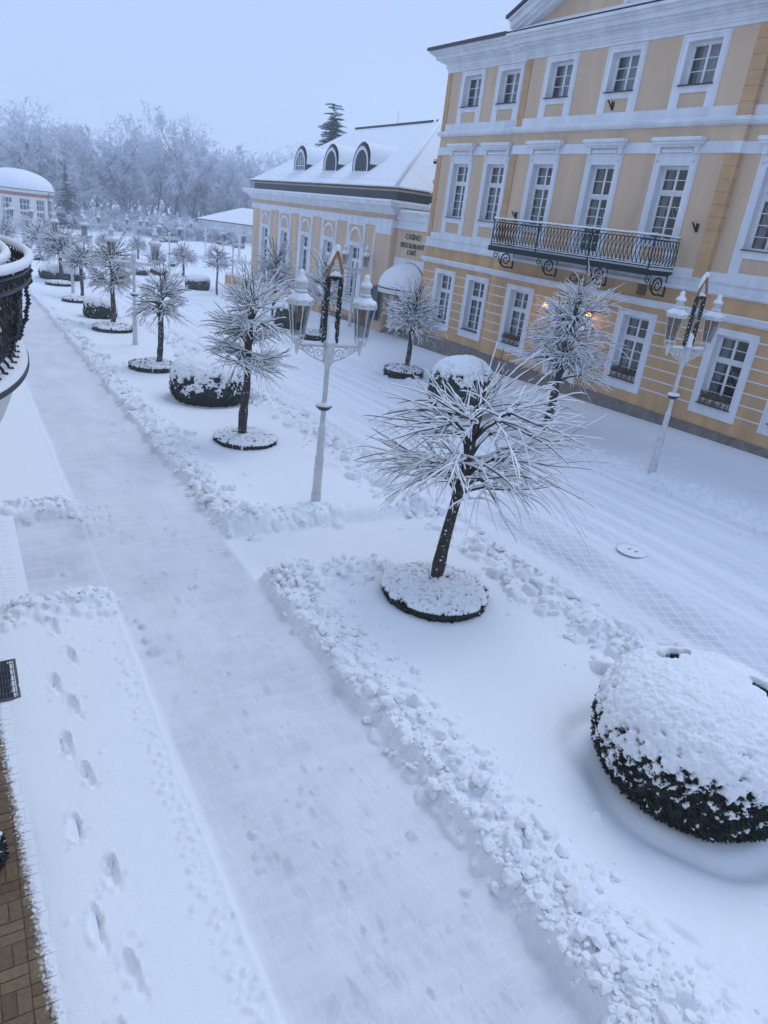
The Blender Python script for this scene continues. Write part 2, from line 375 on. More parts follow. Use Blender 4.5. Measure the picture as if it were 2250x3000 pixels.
THIN = THIN + np.exp(-((GX - 8.95) / .3) ** 2) * on_road * .25 * sstep(4, 6, GY)

SN0 = SNID = None
def stamp(cx, cy, a, b, ang, fn, thin=None):
    """apply fn(Zpatch, u, v, d2) to the snow depth inside an ellipse"""
    r = max(a, b) * 1.35
    i0, i1 = np.searchsorted(gys, [cy - r, cy + r]); j0, j1 = np.searchsorted(gxs, [cx - r, cx + r])
    if i1 <= i0 or j1 <= j0: return
    dx = GX[i0:i1, j0:j1] - cx; dy = GY[i0:i1, j0:j1] - cy; c, s_ = math.cos(ang), math.sin(ang)
    u = (dx * c + dy * s_) / a; v = (-dx * s_ + dy * c) / b; d2 = u * u + v * v
    stamp.w = (i0, i1, j0, j1); SN[i0:i1, j0:j1] = fn(SN[i0:i1, j0:j1], u, v, d2)
    if thin is not None: THIN[i0:i1, j0:j1] += thin * np.clip(1 - d2, 0, 1)
def clod(cx, cy, r, h, rng):
    global SN0, SNID
    if SNID is not SN: SN0 = SN.copy(); SNID = SN
    p = rng.uniform(1.2, 3.0); tx, ty = rng.uniform(-.5, .5, 2); a = r * rng.uniform(.75, 1.3); ang = rng.uniform(0, 3.14); sd = int(rng.integers(1, 9999))
    def fn(Z, u, v, d2):
        q = d2 * (1 + .35 * vnoise(u * 1.7 + sd, v * 1.7, seed=sd)); i0, i1, j0, j1 = stamp.w; top = SN0[i0:i1, j0:j1] + h * np.sqrt(np.clip(1 - np.clip(q, 0, 1) ** p, 0, 1)) * (1 + tx * u + ty * v)
        return np.where(q < 1, np.maximum(Z, top), Z)
    stamp(cx, cy, a, r * 1.0, ang, fn)
rg = np.random.default_rng(5)
def pick(n, ymin, ymax): return ymin * (ymax / ymin) ** rg.random(n)
for y in pick(1500, .8, 40):       # bank right of the path
    if 9.4 < y < 11.2: continue
    x = PATH_R + .02 + abs(rg.normal(0, .40)); r = rg.choice([.035, .05, .07, .10, .14], p=[.3, .3, .22, .13, .05]); clod(x, y, r, r * rg.uniform(.35, .75), rg)
for y in pick(1150, 3.2, 40):       # bank along the road
    if 9.8 < y < 10.9 and rg.random() < .6: continue
    x = ROAD_L - .05 + rg.normal(0, .38); r = rg.choice([.04, .06, .09, .13, .19], p=[.27, .3, .23, .14, .06]); clod(x, y, r, r * rg.uniform(.35, .75), rg)
for i in range(170):               # heaps either side of the trodden way
    x = rg.uniform(3.95, 6.2); y = rg.normal(9.05, .3) if rg.random() < .62 else rg.normal(11.65, .3); r = rg.choice([.04, .06, .09, .13], p=[.3, .35, .25, .1]); clod(x, y, r, r * .6, rg)
for i in range(260):               # heaps beside the hotel way
    x = rg.uniform(.15, 1.65); y = rg.normal(9.45, .2) if rg.random() < .6 else rg.normal(13.15, .2); r = rg.choice([.03, .045, .065, .10], p=[.3, .35, .25, .1]); clod(x, y, r, r * .6, rg)
for y in pick(420, 1.5, 9.2):      # crumbs along the left edge of the path
    x = PATH_L - .20 + rg.normal(0, .07); r = rg.choice([.014, .02, .03]); clod(x, y, r, r * .8, rg)
for x, y, r in ((1.78, 8.9, .05), (1.83, 8.72, .06), (1.80, 8.35, .07), (1.84, 8.05, .09), (2.0, 4.7, .05), (1.93, 4.45, .05), (3.42, 4.05, .055), (3.55, 3.3, .05), (2.85, 9.6, .05), (1.05, 10.6, .06), (1.6, 12.6, .05), (2.35, 9.0, .03), (3.3, 5.1, .03)): clod(x, y, r, r * .9, rg)
for i in range(110): clod(rg.uniform(1.65, 3.7), pick(1, 2, 20)[0], rg.choice([.012, .02, .028]), .018, rg)
for i in range(60): clod(rg.uniform(1.65, 2.2), rg.normal(12.7, .35), rg.choice([.02, .04, .055]), .03, rg)
for x, y, r in ((7.75, 8.15, .2), (7.9, 7.4, .16), (8.0, 6.2, .22), (7.95, 12.6, .24), (8.4, 13.1, .28), (8.6, 14.2, .3), (8.1, 15.0, .22)): clod(x, y, r, r * .7, rg)
for i in range(260): clod(15.2 + rg.normal(0, .5), pick(1, 7, 26)[0], rg.choice([.05, .08, .12]), .07, rg)
# deep footprints in the left strip
for i, (x, y) in enumerate(((.67, 8.95), (.80, 8.2), (.56, 7.68), (.71, 7.25), (.54, 6.6), (.67, 6.02), (.49, 5.4), (.67, 4.78), (.49, 4.28), (.68, 3.78), (.5, 3.3))):
    ang = math.pi / 2 + rg.normal(0.10 if i % 2 else -.10, .08); cx_o = x * 7 + y; x += rg.normal(0, .02); y += rg.normal(0, .03)
    def fn(Z, u, v, d2): return Z - .115 * np.clip(1 - (d2 * (1 + .35 * vnoise(u * 2.1 + cx_o, v * 2.1, seed=int(cx_o * 99)))) ** 1.6, 0, 1) * (.72 + .28 * np.tanh(u * 4)) + .014 * (1 + vnoise(u * 5, v * 5, seed=4)) * np.exp(-((np.sqrt(d2) - 1.1) / .12) ** 2)
    stamp(x, y, .19, .058, ang, fn); stamp(x + .03, y - rg.uniform(.1, .2), rg.uniform(.12, .2), .04, ang + .12, lambda Z, u, v, d2: Z - .04 * np.clip(1 - d2, 0, 1))
    for q_ in range(5): clod(x + rg.normal(.02, .1), y + rg.normal(0, .16), rg.choice([.012, .02, .03]), .02, rg)
# shallow prints on the trodden path
for i in range(190):
    x = np.clip(rg.normal(2.6, .45), 1.72, 3.65); y = pick(1, 1.7, 24)[0]; ang = math.pi / 2 + rg.normal(0, .22); dep = rg.uniform(.003, .009); sd = int(rg.integers(1, 999)); sgn = rg.choice([-1, 1]); dk = rg.uniform(-.05, .30)
    def fn(Z, u, v, d2):
        sole = np.exp(-(((u - .42) / .42) ** 2 + (v / .95) ** 2) ** 2); heel = np.exp(-(((u + .62) / .27) ** 2 + (v / .7) ** 2) ** 2); tread = .35 + .65 * (np.sin(u * 30 + v * 3) > -.1)
        cres = np.exp(-((np.sqrt(d2) - 1.02) / .07) ** 2) * np.clip(sgn * v + .15, 0, 1)
        return Z - dep * (sole + heel) * tread * (.55 + .45 * vnoise(u * 3 + sd, v * 3, seed=sd)) - .012 * cres + .006 * np.exp(-((np.sqrt(d2) - 1.18) / .08) ** 2) * np.clip(-sgn * v, 0, 1)
    stamp(x, y, .145, .052, ang, fn, dk)
for i in range(70):                # heel scrapes
    x = np.clip(rg.normal(2.6, .45), 1.75, 3.6); y = pick(1, 1.9, 16)[0]; stamp(x, y, rg.uniform(.06, .16), .012, math.pi / 2 + rg.normal(.15, .25), lambda Z, u, v, d2: Z - .011 * np.clip(1 - d2, 0, 1))
for i in range(26):                # dark bare patches and kicked crescents
    x = np.clip(rg.normal(2.5, .35), 1.8, 3.5); y = pick(1, 2.2, 14)[0]
    stamp(x, y, rg.uniform(.04, .09), .035, math.pi / 2, lambda Z, u, v, d2: Z - .004 * np.clip(1 - d2, 0, 1), rg.uniform(.4, 1.0))
for x, y, a in ((6.05, 1.75, 1.9), (6.35, 1.5, 1.9), (5.75, 1.2, 2.2), (5.0, 2.05, 1.9)):
    stamp(x, y, .2, .06, a, lambda Z, u, v, d2: Z - .06 * np.clip(1 - d2, 0, 1))
# hollows round the clipped bushes, prints on the verge
BUSH1 = (6.80, 3.40)
def moat(cx, cy, r, d, wd): stamp(cx, cy, r * 1.4, r * 1.4, 0, lambda Z, u, v, d2: Z - d * (.75 + .5 * vnoise(u * 2.2 + cx, v * 2.2, seed=8)) * np.exp(-((np.sqrt(d2) * 1.4 - 1.0 + .09 * vnoise(u * 2.6, v * 2.6 + cy, seed=6)) / wd) ** 2) + .012 * vnoise(u * 7, v * 7, seed=5) * np.exp(-((np.sqrt(d2) * 1.4 - 1.15) / .2) ** 2))
moat(*BUSH1, 1.22, .12, .14)
for x, y, r in ((6.5, 21.0, 1.12), (6.15, 38.0, .8), (6.75, 56.9, 1.4), (14.15, 18.3, 1.0)): moat(x, y, r, .1, .15)
# snow ends at the bare bricks near the hotel
lip = sstep(.0, .42, GX - np.clip(.04 - .045 * (GY - 3.6), -.20, .10) + .035 * np.clip(n1, -1, 1) + .02 * n3 + .018 * n4)
SN = np.where(GX < .75, (SN - .02) * lip + .02 - .055 * (1 - lip) ** 6, SN)
GZ = BZ + SN
def cut(name, x0, x1, m):
    j0 = 0 if x0 is None else int(np.searchsorted(gxs, x0)); j1 = len(gxs) - 1 if x1 is None else int(np.searchsorted(gxs, x1))
    sl = np.s_[:, j0:j1 + 1]
    return struct(grid_mesh(name, GX[sl], GY[sl], GZ[sl], m, attr={'thin': np.clip(THIN[sl], 0, 1)}))
cut('ground', None, 1.56, M['path']); cut('path', 1.56, 4.0, M['path']); cut('lawn', 4.0, 8.45, M['path'])
cut('road', 8.45, 15.0, M['road']); cut('pavement', 15.0, None, M['road'])
def gz(x, y):
    i = min(max(int(np.searchsorted(gys, y)), 0), len(gys) - 1); j = min(max(int(np.searchsorted(gxs, x)), 0), len(gxs) - 1); return float(GZ[i, j])

def lumps(name, pts):
    t = (1 + 5 ** .5) / 2; V = np.array([(-1, t, 0), (1, t, 0), (-1, -t, 0), (1, -t, 0), (0, -1, t), (0, 1, t), (0, -1, -t), (0, 1, -t), (t, 0, -1), (t, 0, 1), (-t, 0, -1), (-t, 0, 1)]); V /= np.linalg.norm(V[0])
    F = [(0, 11, 5), (0, 5, 1), (0, 1, 7), (0, 7, 10), (0, 10, 11), (1, 5, 9), (5, 11, 4), (11, 10, 2), (10, 7, 6), (7, 1, 8), (3, 9, 4), (3, 4, 2), (3, 2, 6), (3, 6, 8), (3, 8, 9), (4, 9, 5), (2, 4, 11), (6, 2, 10), (8, 6, 7), (9, 8, 1)]
    vs_ = [tuple(v) for v in V]; f2 = []; mid = {}
    def md(a, b):
        k = (min(a, b), max(a, b))
        if k not in mid: m = np.array(vs_[a]) + np.array(vs_[b]); mid[k] = len(vs_); vs_.append(tuple(m / np.linalg.norm(m)))
        return mid[k]
    for a, b, c in F: d, e_, f = md(a, b), md(b, c), md(c, a); f2 += [(a, d, f), (b, e_, d), (c, f, e_), (d, e_, f)]
    V = np.array(vs_); f2 = np.array(f2); r = np.random.default_rng(9); AV = []; AF = []
    for i, (x, y, rad) in enumerate(pts):
        k = r.normal(0, 1, (9, 3)); k /= np.linalg.norm(k, axis=1)[:, None]; q = np.ones(len(V))
        for d in k: q = np.minimum(q, r.uniform(.42, .82) / np.maximum(V @ d, .05))      # broken faces
        P = V * q[:, None] * rad * r.uniform(.75, 1.2, 3) + r.normal(0, rad * .045, V.shape); P[:, 2] *= .75
        a = r.uniform(0, 6.28); c, s_ = math.cos(a), math.sin(a); P = P @ np.array([[c, s_, 0], [-s_, c, 0], [0, 0, 1]]); P += np.array([x, y, gz(x, y) + rad * r.uniform(.0, .35)]); AV.append(P); AF.append(f2 + i * len(V))
    AV = np.concatenate(AV); AF = np.concatenate(AF); mb = MB(); mb.v = AV.tolist(); mb.f = AF.tolist(); o = mb.build(name, M['clump'], smooth=False, fix=False); return struct(o, 'stuff')
cl = []
for y in pick(2300, .9, 36):
    if not 9.5 < y < 11.1: cl.append((PATH_R - .03 + .10 * rg.random() + abs(rg.normal(0, .38)), y, rg.choice([.018, .03, .05, .085, .13], p=[.42, .30, .18, .075, .025]) * (1 if y < 12 else 1.3)))
for y in pick(1100, 3.4, 36):
    if not 9.8 < y < 10.9: cl.append((ROAD_L - .05 + rg.normal(0, .35), y, rg.choice([.025, .045, .075, .12, .2], p=[.42, .30, .18, .075, .025])))
for i in range(130): cl.append((rg.uniform(3.95, 6.0), rg.normal(9.05, .25) if rg.random() < .62 else rg.normal(11.65, .25), rg.choice([.03, .05, .08])))
for i in range(170): cl.append((rg.uniform(.15, 1.6), rg.normal(9.45, .18) if rg.random() < .6 else rg.normal(13.15, .18), rg.choice([.022, .035, .06])))
lumps('snow_clods', cl)

# brick paving by the hotel wall: real clinkers in block-parquet bond
mb = MB(); tones = []
for bx in range(-5, 2):
    for by in range(0, 62):
        x0 = -.92 + bx * .2 + .9; y0 = 1.2 + by * .2
        if x0 > .32 or x0 < -1.3: continue
        for k in range(2):
            t = random.random()
            if (bx + by) % 2: b_ = (x0 + .004, x0 + .196, y0 + k * .1 + .004, y0 + k * .1 + .096)
            else: b_ = (x0 + k * .1 + .004, x0 + k * .1 + .096, y0 + .004, y0 + .196)
            z = .012 + random.uniform(-.002, .002); mb.box(*b_, -.05, z); tones += [t] * 8
mb.box(-1.3, .5, 1.0, 13.6, -.09, .004); tones += [.15] * 8
po = mb.build('paving', M['brick'], fix=False); struct(po)
a_ = po.data.attributes.new('tone', 'FLOAT', 'POINT'); a_.data.foreach_set('value', np.array(tones, dtype=np.float32)[:len(po.data.vertices)])
# ================================================================== MAIN BUILDING (local x along the front towards the camera, y into the house)
def wall_holes(mb, u0, u1, z0, z1, holes, y):
    us = sorted({u0, u1, *[h[i] for h in holes for i in (0, 1) if u0 < h[i] < u1]}); zs = sorted({z0, z1, *[h[i] for h in holes for i in (2, 3) if z0 < h[i] < z1]})
    for a, b in zip(us, us[1:]):
        for c, d in zip(zs, zs[1:]):
            mu, mz = (a + b) / 2, (c + d) / 2
            if any(h[0] < mu < h[1] and h[2] < mz < h[3] for h in holes): continue
            mb.quad((a, y, c), (b, y, c), (b, y, d), (a, y, d))
def frame_ring(mb, a, b, z0, z1, wi, y0, y1):
    """rectangular frame of bar width wi, butted"""
    mb.box(a, a + wi, y0, y1, z0, z1); mb.box(b - wi, b, y0, y1, z0, z1); mb.box(a + wi, b - wi, y0, y1, z1 - wi, z1); mb.box(a + wi, b - wi, y0, y1, z0, z0 + wi)
def make_window(hw, z0, z1, rows, upper=0, depth=.28, ow=.265, otop=.2, obot=.0, sill=True, swag=True, room=.9, curt='side'):
    """returns prototype (window > sash, pane, curtain, sill): face of the wall at y=0"""
    rv = MB()   # white surround proud of the wall, then the reveals
    A, B = -hw, hw; p = -.035
    zb = z0 - obot
    rv.box(A - ow, A, p, .0, zb, z1 + otop); rv.box(B, B + ow, p, .0, zb, z1 + otop); rv.box(A, B, p, .0, z1, z1 + otop)
    rv.box(A - ow + .04, A - ow + .085, p - .02, p, zb, z1 + otop - .04); rv.box(B + ow - .085, B + ow - .04, p - .02, p, zb, z1 + otop - .04)
    rv.box(A - ow + .085, B + ow - .085, p - .02, p, z1 + otop - .085, z1 + otop - .04)
    if obot > 0: rv.box(A, B, p, .0, zb, z0)
    t = .02
    rv.box(A - t, A, .0, depth + .05, z0, z1); rv.box(B, B + t, .0, depth + .05, z0, z1); rv.box(A - t, B + t, .0, depth + .05, z1, z1 + t); rv.box(A - t, B + t, .0, depth + .05, z0 - t, z0)
    win = rv.build('window', M['white'])
    sh = MB(); y0, y1 = depth - .06, depth
    frame_ring(sh, A, B, z0, z1, .055, y0, y1)
    a, b = A + .055, B - .055; zl, zt = z0 + .055, z1 - .055; mid = (a + b) / 2
    ztr = None
    if upper:
        ztr = zl + (zt - zl) * .66; sh.box(a, b, y0 - .02, y1, ztr - .05, ztr + .05); sh.box(a, b, y0 - .05, y0 - .02, ztr + .02, ztr + .055)
    secs = [(zl, ztr - .05, rows), (ztr + .05, zt, upper)] if upper else [(zl, zt, rows)]
    for c, d, r in secs:
        for s0, s1 in ((a, mid), (mid, b)):
            frame_ring(sh, s0, s1, c, d, .042, y0 + .012, y1 - .004)
            for k in range(1, r):
                zz = c + .042 + (d - c - .084) * k / r; sh.box(s0 + .042, s1 - .042, y0 + .022, y1 - .012, zz - .012, zz + .012)
    sh.build('sash', M['whitepaint'], win)
    MB().quad((a, y1 - .02, zl), (b, y1 - .02, zl), (b, y1 - .02, zt), (a, y1 - .02, zt)).build('pane', M['pane'], win)
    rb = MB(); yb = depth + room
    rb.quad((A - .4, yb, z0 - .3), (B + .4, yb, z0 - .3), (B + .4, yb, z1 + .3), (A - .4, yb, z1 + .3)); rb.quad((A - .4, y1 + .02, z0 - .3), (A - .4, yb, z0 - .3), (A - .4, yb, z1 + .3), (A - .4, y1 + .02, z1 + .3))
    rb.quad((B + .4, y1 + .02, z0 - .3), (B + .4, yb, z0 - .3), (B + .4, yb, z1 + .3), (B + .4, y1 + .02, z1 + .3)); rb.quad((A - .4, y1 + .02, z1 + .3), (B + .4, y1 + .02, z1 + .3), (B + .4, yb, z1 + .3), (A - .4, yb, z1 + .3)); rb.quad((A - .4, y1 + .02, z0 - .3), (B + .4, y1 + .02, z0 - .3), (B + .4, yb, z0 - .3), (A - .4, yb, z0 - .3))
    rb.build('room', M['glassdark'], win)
    cu = MB(); n = 26; yc = depth + .12
    def drape(f0, f1, ztop, zbot):
        for k in range(n):
            q0, q1 = k / n, (k + 1) / n; x0 = f0 + (f1 - f0) * q0; x1 = f0 + (f1 - f0) * q1; w0 = .02 * math.sin(q0 * 40); w1 = .02 * math.sin(q1 * 40)
            cu.quad((x0, yc + w0, zbot), (x1, yc + w1, zbot), (x1, yc + w1, ztop), (x0, yc + w0, ztop))
    if curt == 'side': drape(a, a + (b - a) * .24, zt, zl); drape(b - (b - a) * .18, b, zt, zl)
    if curt == 'full': drape(a + (b - a) * .2, b, zt, zl)
    if swag:
        for s0, s1 in ((a, mid), (mid, b)):
            for k in range(n):
                q0, q1 = k / n, (k + 1) / n; g = lambda q: .35 * (zt - zl) * (.4 + .6 * 4 * q * (1 - q)) * .55
                x0 = s0 + (s1 - s0) * q0; x1 = s0 + (s1 - s0) * q1; top = zl + (zt - zl) * (.62 if upper else .42)
                cu.quad((x0, yc - .03, top - g(q0)), (x1, yc - .03, top - g(q1)), (x1, yc - .02, top - g(q1) + .05), (x0, yc - .02, top - g(q0) + .05))
                cu.quad((x0, yc - .02, top - g(q0) * 1.5 - .08), (x1, yc - .02, top - g(q1) * 1.5 - .08), (x1, yc - .01, top - g(q1) * 1.5 - .03), (x0, yc - .01, top - g(q0) * 1.5 - .03))
    if cu.v: cu.build('curtain', M['curtain'], win, fix=False)
    if sill:
        MB().box(A - .04, B + .04, -.10, depth - .06, z0 + .003, z0 + .03).build('sill', M['dark'], win)
    return win
def flower_box(win, hw, z0, seed):
    r = random.Random(seed); bx = MB().box(-hw + .06, hw - .06, -.02, .17, z0 + .035, z0 + .2)
    for k in range(4): bx.lathe([(.11, 0), (.14, .16), (.13, .17)], 10, (-hw + .2 + k * (2 * hw - .4) / 3, .06, z0 + .04))
    b = bx.build('flower_box', M['planter'], win); f = MB()
    for i in range(230):
        x = r.uniform(-hw + .08, hw - .08); y = r.uniform(-.06, .16); h = r.uniform(.08, .32); dx, dy = r.uniform(-.16, .16), r.uniform(-.16, .05)
        if r.random() < .12: h = -r.uniform(.05, .25); y = -.05; dy = -.06
        p0 = (x, y, z0 + .18); p1 = (x + dx * .5, y + dy * .5, z0 + .2 + h * .6); p2 = (x + dx, y + dy, z0 + .18 + h); wv = .009
        f.quad((p0[0] - wv, p0[1], p0[2]), (p0[0] + wv, p0[1], p0[2]), (p1[0] + wv * 1.8, p1[1], p1[2]), p2, (p1[0] - wv * 1.8, p1[1], p1[2]))
    f.build('dry_plant', M['dry'], win, fix=False)

MAIN = thing('town_house', 'ochre three-storey house with white trim, balcony and pediment, right of the arched-window hall', 'building',
             (20.704, 30.965, 0), math.atan2(-.99975624, .02207869))
U0, U1, RS0, RS1, RP = -.55, 31.0, 5.08, 15.6, .16      # corner, far end, projecting middle bay and its depth
def yf(u): return -RP if RS0 < u < RS1 else 0.0
SEG = ((U0, RS0, 0.0), (RS0, RS1, -RP), (RS1, U1, 0.0))
uw = [1.41, 3.95, 7.11, 10.25, 13.39, 17.13, 19.68, 22.25, 24.8, 27.4]
H2, H1, H0 = .62, .585, .585
holes = [(u - H2, u + H2, 10.62, 11.86) for u in uw] + [(u - H1, u + H1, 6.0 if u != 10.25 else 5.3, 8.32) for u in uw] + [(u - H0, u + H0, 1.20, 3.46) for u in uw if u != 10.25] + [(9.6, 10.9, -.2, 3.2)]
def walls(z0, z1, name, m):
    mb = MB()
    for a, b, y in SEG: wall_holes(mb, a, b, z0, z1, holes, y)
    for u in (RS0, RS1): mb.quad((u, -RP, z0), (u, 0, z0), (u, 0, z1), (u, -RP, z1))
    mb.quad((U0, 0, z0), (U0, 14, z0), (U0, 14, z1), (U0, 0, z1)); mb.quad((U1, 0, z0), (U1, 14, z0), (U1, 14, z1), (U1, 0, z1)); mb.quad((U0, 14, z0), (U1, 14, z0), (U1, 14, z1), (U0, 14, z1))
    mb.build(name, m, MAIN)
walls(-1.0, 4.59, 'wall', M['orange']); walls(4.59, 12.88, 'wall', M['beige'])
def band(name, prof, m, z_lo=None, returns=True):
    """prof: list of (z0,z1,proud) courses run along the three wall segments"""
    mb = MB()
    for z0, z1, p in prof:
        for a, b, y in SEG:
            aa, bb = a - (p if a in (U0, RS0) else -p), b + (p if b in (RS1, U1) else -p)
            mb.box(aa, bb, y - p, y - .0005 if y == 0 else -.0005, z0, z1)
    return mb.build(name, m, MAIN)
band('plinth', [(-1.0, .42, .07), (.42, .47, .05)], M['stone'])
band('moulding', [(3.86, 3.93, .05), (3.93, 4.04, .13), (4.04, 4.08, .16)], M['white'])
band('snow_line', [(4.081, 4.11, .14)], M['clump'])
band('moulding', [(4.59, 4.64, .05), (4.64, 4.72, .12), (4.72, 4.98, .04), (4.98, 5.02, .10), (5.02, 5.28, .03)], M['white'])
band('moulding', [(8.69, 9.02, .03)], M['white'])
band('string_course', [(9.46, 9.50, .06), (9.50, 9.56, .12), (9.56, 9.66, .15), (9.66, 9.99, .03)], M['white'])
band('snow_line', [(9.661, 9.68, .13)], M['clump'])
band('cornice', [(12.08, 12.20, .04), (12.20, 12.27, .08), (12.27, 12.42, .12), (12.42, 12.48, .20), (12.48, 12.56, .34), (12.56, 12.72, .50), (12.72, 12.80, .62), (12.80, 12.90, .74)], M['white'])
for a, b, y in SEG:
    gt = MB()
    if a == RS0: continue
    gt.box(a - (.82 if a == U0 else -.86), b + (.82 if b == U1 else -.86), y - .84, y - .60, 12.901, 13.02); gt.build('gutter', M['dark'], MAIN)
gt = MB(); gt.box(U0 - .84, U0 - .6, -.6, 14, 12.901, 13.02); gt.build('gutter', M['dark'], MAIN)
gr = MB()
for z in (3.45, 3.06, 2.67, 2.29, 1.90, 1.51, 1.12):     # white joints of the banded ground floor, broken by the windows
    for a, b, y in SEG:
        cuts = [a + .02]
        for u in uw:
            if a < u < b: hw_ = H0 + .27 if u != 10.25 else 1.1; cuts += [u - hw_, u + hw_]
        cuts.append(b - .02)
        for c, d in zip(cuts[::2], cuts[1::2]): gr.box(c, d, y - .012, y, z - .02, z + .02)
gr.build('stripes', M['white'], MAIN)
def quoins(u0, u1, z0, z1, y, side=None):
    ql = MB()
    n = round((z1 - z0) / .38); h = (z1 - z0) / n
    for k in range(n): ql.box(u0, u1, y - .035, y - .001, z0 + k * h + .012, z0 + (k + 1) * h - .012)
    ql.box(u0 + .01, u1 - .01, y - .02, y - .001, z0, z1)
    if side is not None:
        for k in range(n): ql.box(side, side + .035, y + .002, -.002 if y < 0 else .5, z0 + k * h + .012, z0 + (k + 1) * h - .012)
    ql.build('quoin', M['quoin'], MAIN)
for z0, z1 in ((5.03, 8.69), (9.67, 12.08)):
    quoins(U0 - .01, U0 + .3, z0, z1, 0, U0 - .046); quoins(RS0 - .035, RS0 + .31, z0, z1, -RP); quoins(RS1 - .45, RS1 + .035, z0, z1, -RP, RS1 + .001)
# windows: one of each kind, then copies
wt = make_window(H2, 10.62, 11.86, 3, 0, ow=.255, otop=.2, curt='full', swag=False)
wf = make_window(H1, 6.0, 8.32, 4, 2, ow=.27, otop=.37, curt='side')
wg = make_window(H0, 1.20, 3.46, 4, 2, ow=.27, otop=.2, obot=.34, curt='side')
hd = MB()   # hood over a first-floor window
hd.box(-.98, .98, -.30, -.036, 9.02, 9.10); hd.box(-.93, .93, -.24, -.036, 8.93, 9.02); hd.box(-.87, .87, -.16, -.036, 8.86, 8.93); hd.box(-.60, .60, -.10, -.036, 8.70, 8.78)
for s in (-1, 1): hd.box(s * .74 - .08, s * .74 + .08, -.13, -.036, 8.66, 8.86); hd.box(s * .70 - .11, s * .70 + .11, -.07, -.057, 8.48, 8.50)
for s in (-1, 1):
    for k in range(3): hd.box(s * .70 - .07 + k * .05, s * .70 - .05 + k * .05, -.075, -.057, 8.42, 8.475)
hd.build('hood', M['white'], wf); MB().box(-.96, .96, -.29, -.05, 9.101, 9.13).build('snow_cap', M['clump'], wf)
def panel(win, z0, z1, zp0, zp1, ow, m=None):
    q = MB(); q.box(-H1 - ow, -H1 + .08, -.035, 0, z0, z1); q.box(H1 - .08, H1 + ow, -.035, 0, z0, z1); q.box(-H1 + .08, H1 - .08, -.035, 0, zp1, z1); q.box(-H1 + .08, H1 - .08, -.035, 0, z0, zp0)
    q.build('apron', M['white'], win)
panel(wt, 9.99, 10.619, 10.0, 10.42, .285); panel(wf, 5.281, 5.999, 5.34, 5.78, .27)
first = {'t': True, 'f': True, 'g': True}
def put(proto, key, u):
    o = proto if first[key] else dup(proto)
    first[key] = False; o.parent = MAIN; o.location = (u, yf(u), 0); return o
for u in uw: put(wt, 't', u)
wfs = [put(wf, 'f', u) for u in uw if u != 10.25]
first['f'] = True
wgs = [put(wg, 'g', u) for u in uw if u != 10.25]
for o, u in zip(wgs, [q for q in uw if q != 10.25]):
    if u in (7.11, 13.39, 17.13, 19.68): flower_box(o, H0, 1.2, int(u * 10))
# balcony door
bd = make_window(H1, 5.3, 8.32, 6, 2, ow=.27, otop=.37, curt='side', sill=False); bd.name = 'balcony_door'
for n_ in ('hood', 'snow_cap'):
    src = [c for c in wf.children if c.name.split('.')[0] == n_][0]; dup(src, bd)
bd.parent = MAIN; bd.location = (10.25, -RP, 0)
# street door under the balcony
dr = MB(); dr.box(-.9, -.65, -.04, .05, .35, 3.4); dr.box(.65, .9, -.04, .05, .35, 3.4); dr.box(-.65, .65, -.04, .05, 3.2, 3.4)
ed = dr.build('entrance_door', M['white'], MAIN, loc=(10.25, -RP, 0)); lf = MB()
for s in (-1, 1):
    a, b = (-.65, -.01) if s < 0 else (.01, .65); frame_ring(lf, a, b, .3, 2.5, .12, .12, .17); lf.box(a + .12, b - .12, .13, .15, .42, 1.3)
lf.box(-.65, .65, .12, .18, 2.5, 2.6); frame_ring(lf, -.65, .65, 2.6, 3.2, .08, .12, .17); lf.build('door_leaf', M['whitepaint'], ed)
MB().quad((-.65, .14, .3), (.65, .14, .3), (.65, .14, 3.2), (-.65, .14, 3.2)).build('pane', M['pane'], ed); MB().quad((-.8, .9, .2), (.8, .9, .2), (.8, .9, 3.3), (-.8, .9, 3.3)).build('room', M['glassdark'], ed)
# roof and pediment
rf = MB()
rf.quad((U0 - .84, -.72, 13.02), (U1 + .84, -.72, 13.02), (U1 - 4, 6.5, 16.8), (U0 + 5, 6.5, 16.8)); rf.quad((U0 - .84, -.72, 13.02), (U0 + 5, 6.5, 16.8), (U0 - .84, 14.7, 13.02)); rf.quad((U0 - .84, 14.7, 13.02), (U0 + 5, 6.5, 16.8), (U1 - 4, 6.5, 16.8), (U1 + .84, 14.7, 13.02)); rf.quad((U1 + .84, -.72, 13.02), (U1 + .84, 14.7, 13.02), (U1 - 4, 6.5, 16.8))
rf.build('roof', M['snow'], MAIN)
PC = (RS0 + RS1) / 2; PB = RS1 - PC; sl = .44
pd = MB(); zb = 12.905
pd.prism([(RS0 - .74, zb), (RS1 + .74, zb), (PC, zb + sl * (PB + .74))], 'y', -RP + .06, 5.0); pd.build('pediment', M['beige'], MAIN)
rk = MB(); P_ = -RP
for s in (-1, 1):
    def X(d): return PC - s * (PB + .74) + s * d
    for lo, hi, pr in ((-.02, .10, .30), (.10, .20, .46), (.20, .42, .60), (.42, .50, .72)):
        rk.prism([(X(0) - s * .0, zb + lo + .0), (PC, zb + lo + sl * (PB + .74)), (PC, zb + hi + sl * (PB + .74)), (X(0) - s * .06, zb + hi)], 'y', P_ - pr - (.0008 if s > 0 else 0), P_ + .058)
rk.build('raking_cornice', M['white'], MAIN)
rk = MB()
for s in (-1, 1):
    rk.prism([(PC - s * (PB + .86), zb + .5), (PC, zb + .5 + sl * (PB + .80)), (PC, zb + .60 + sl * (PB + .80)), (PC - s * (PB + .86), zb + .60)], 'y', P_ - .8 - (.0008 if s > 0 else 0), 5.0)
rk.build('pediment_edge', M['dark'], MAIN)
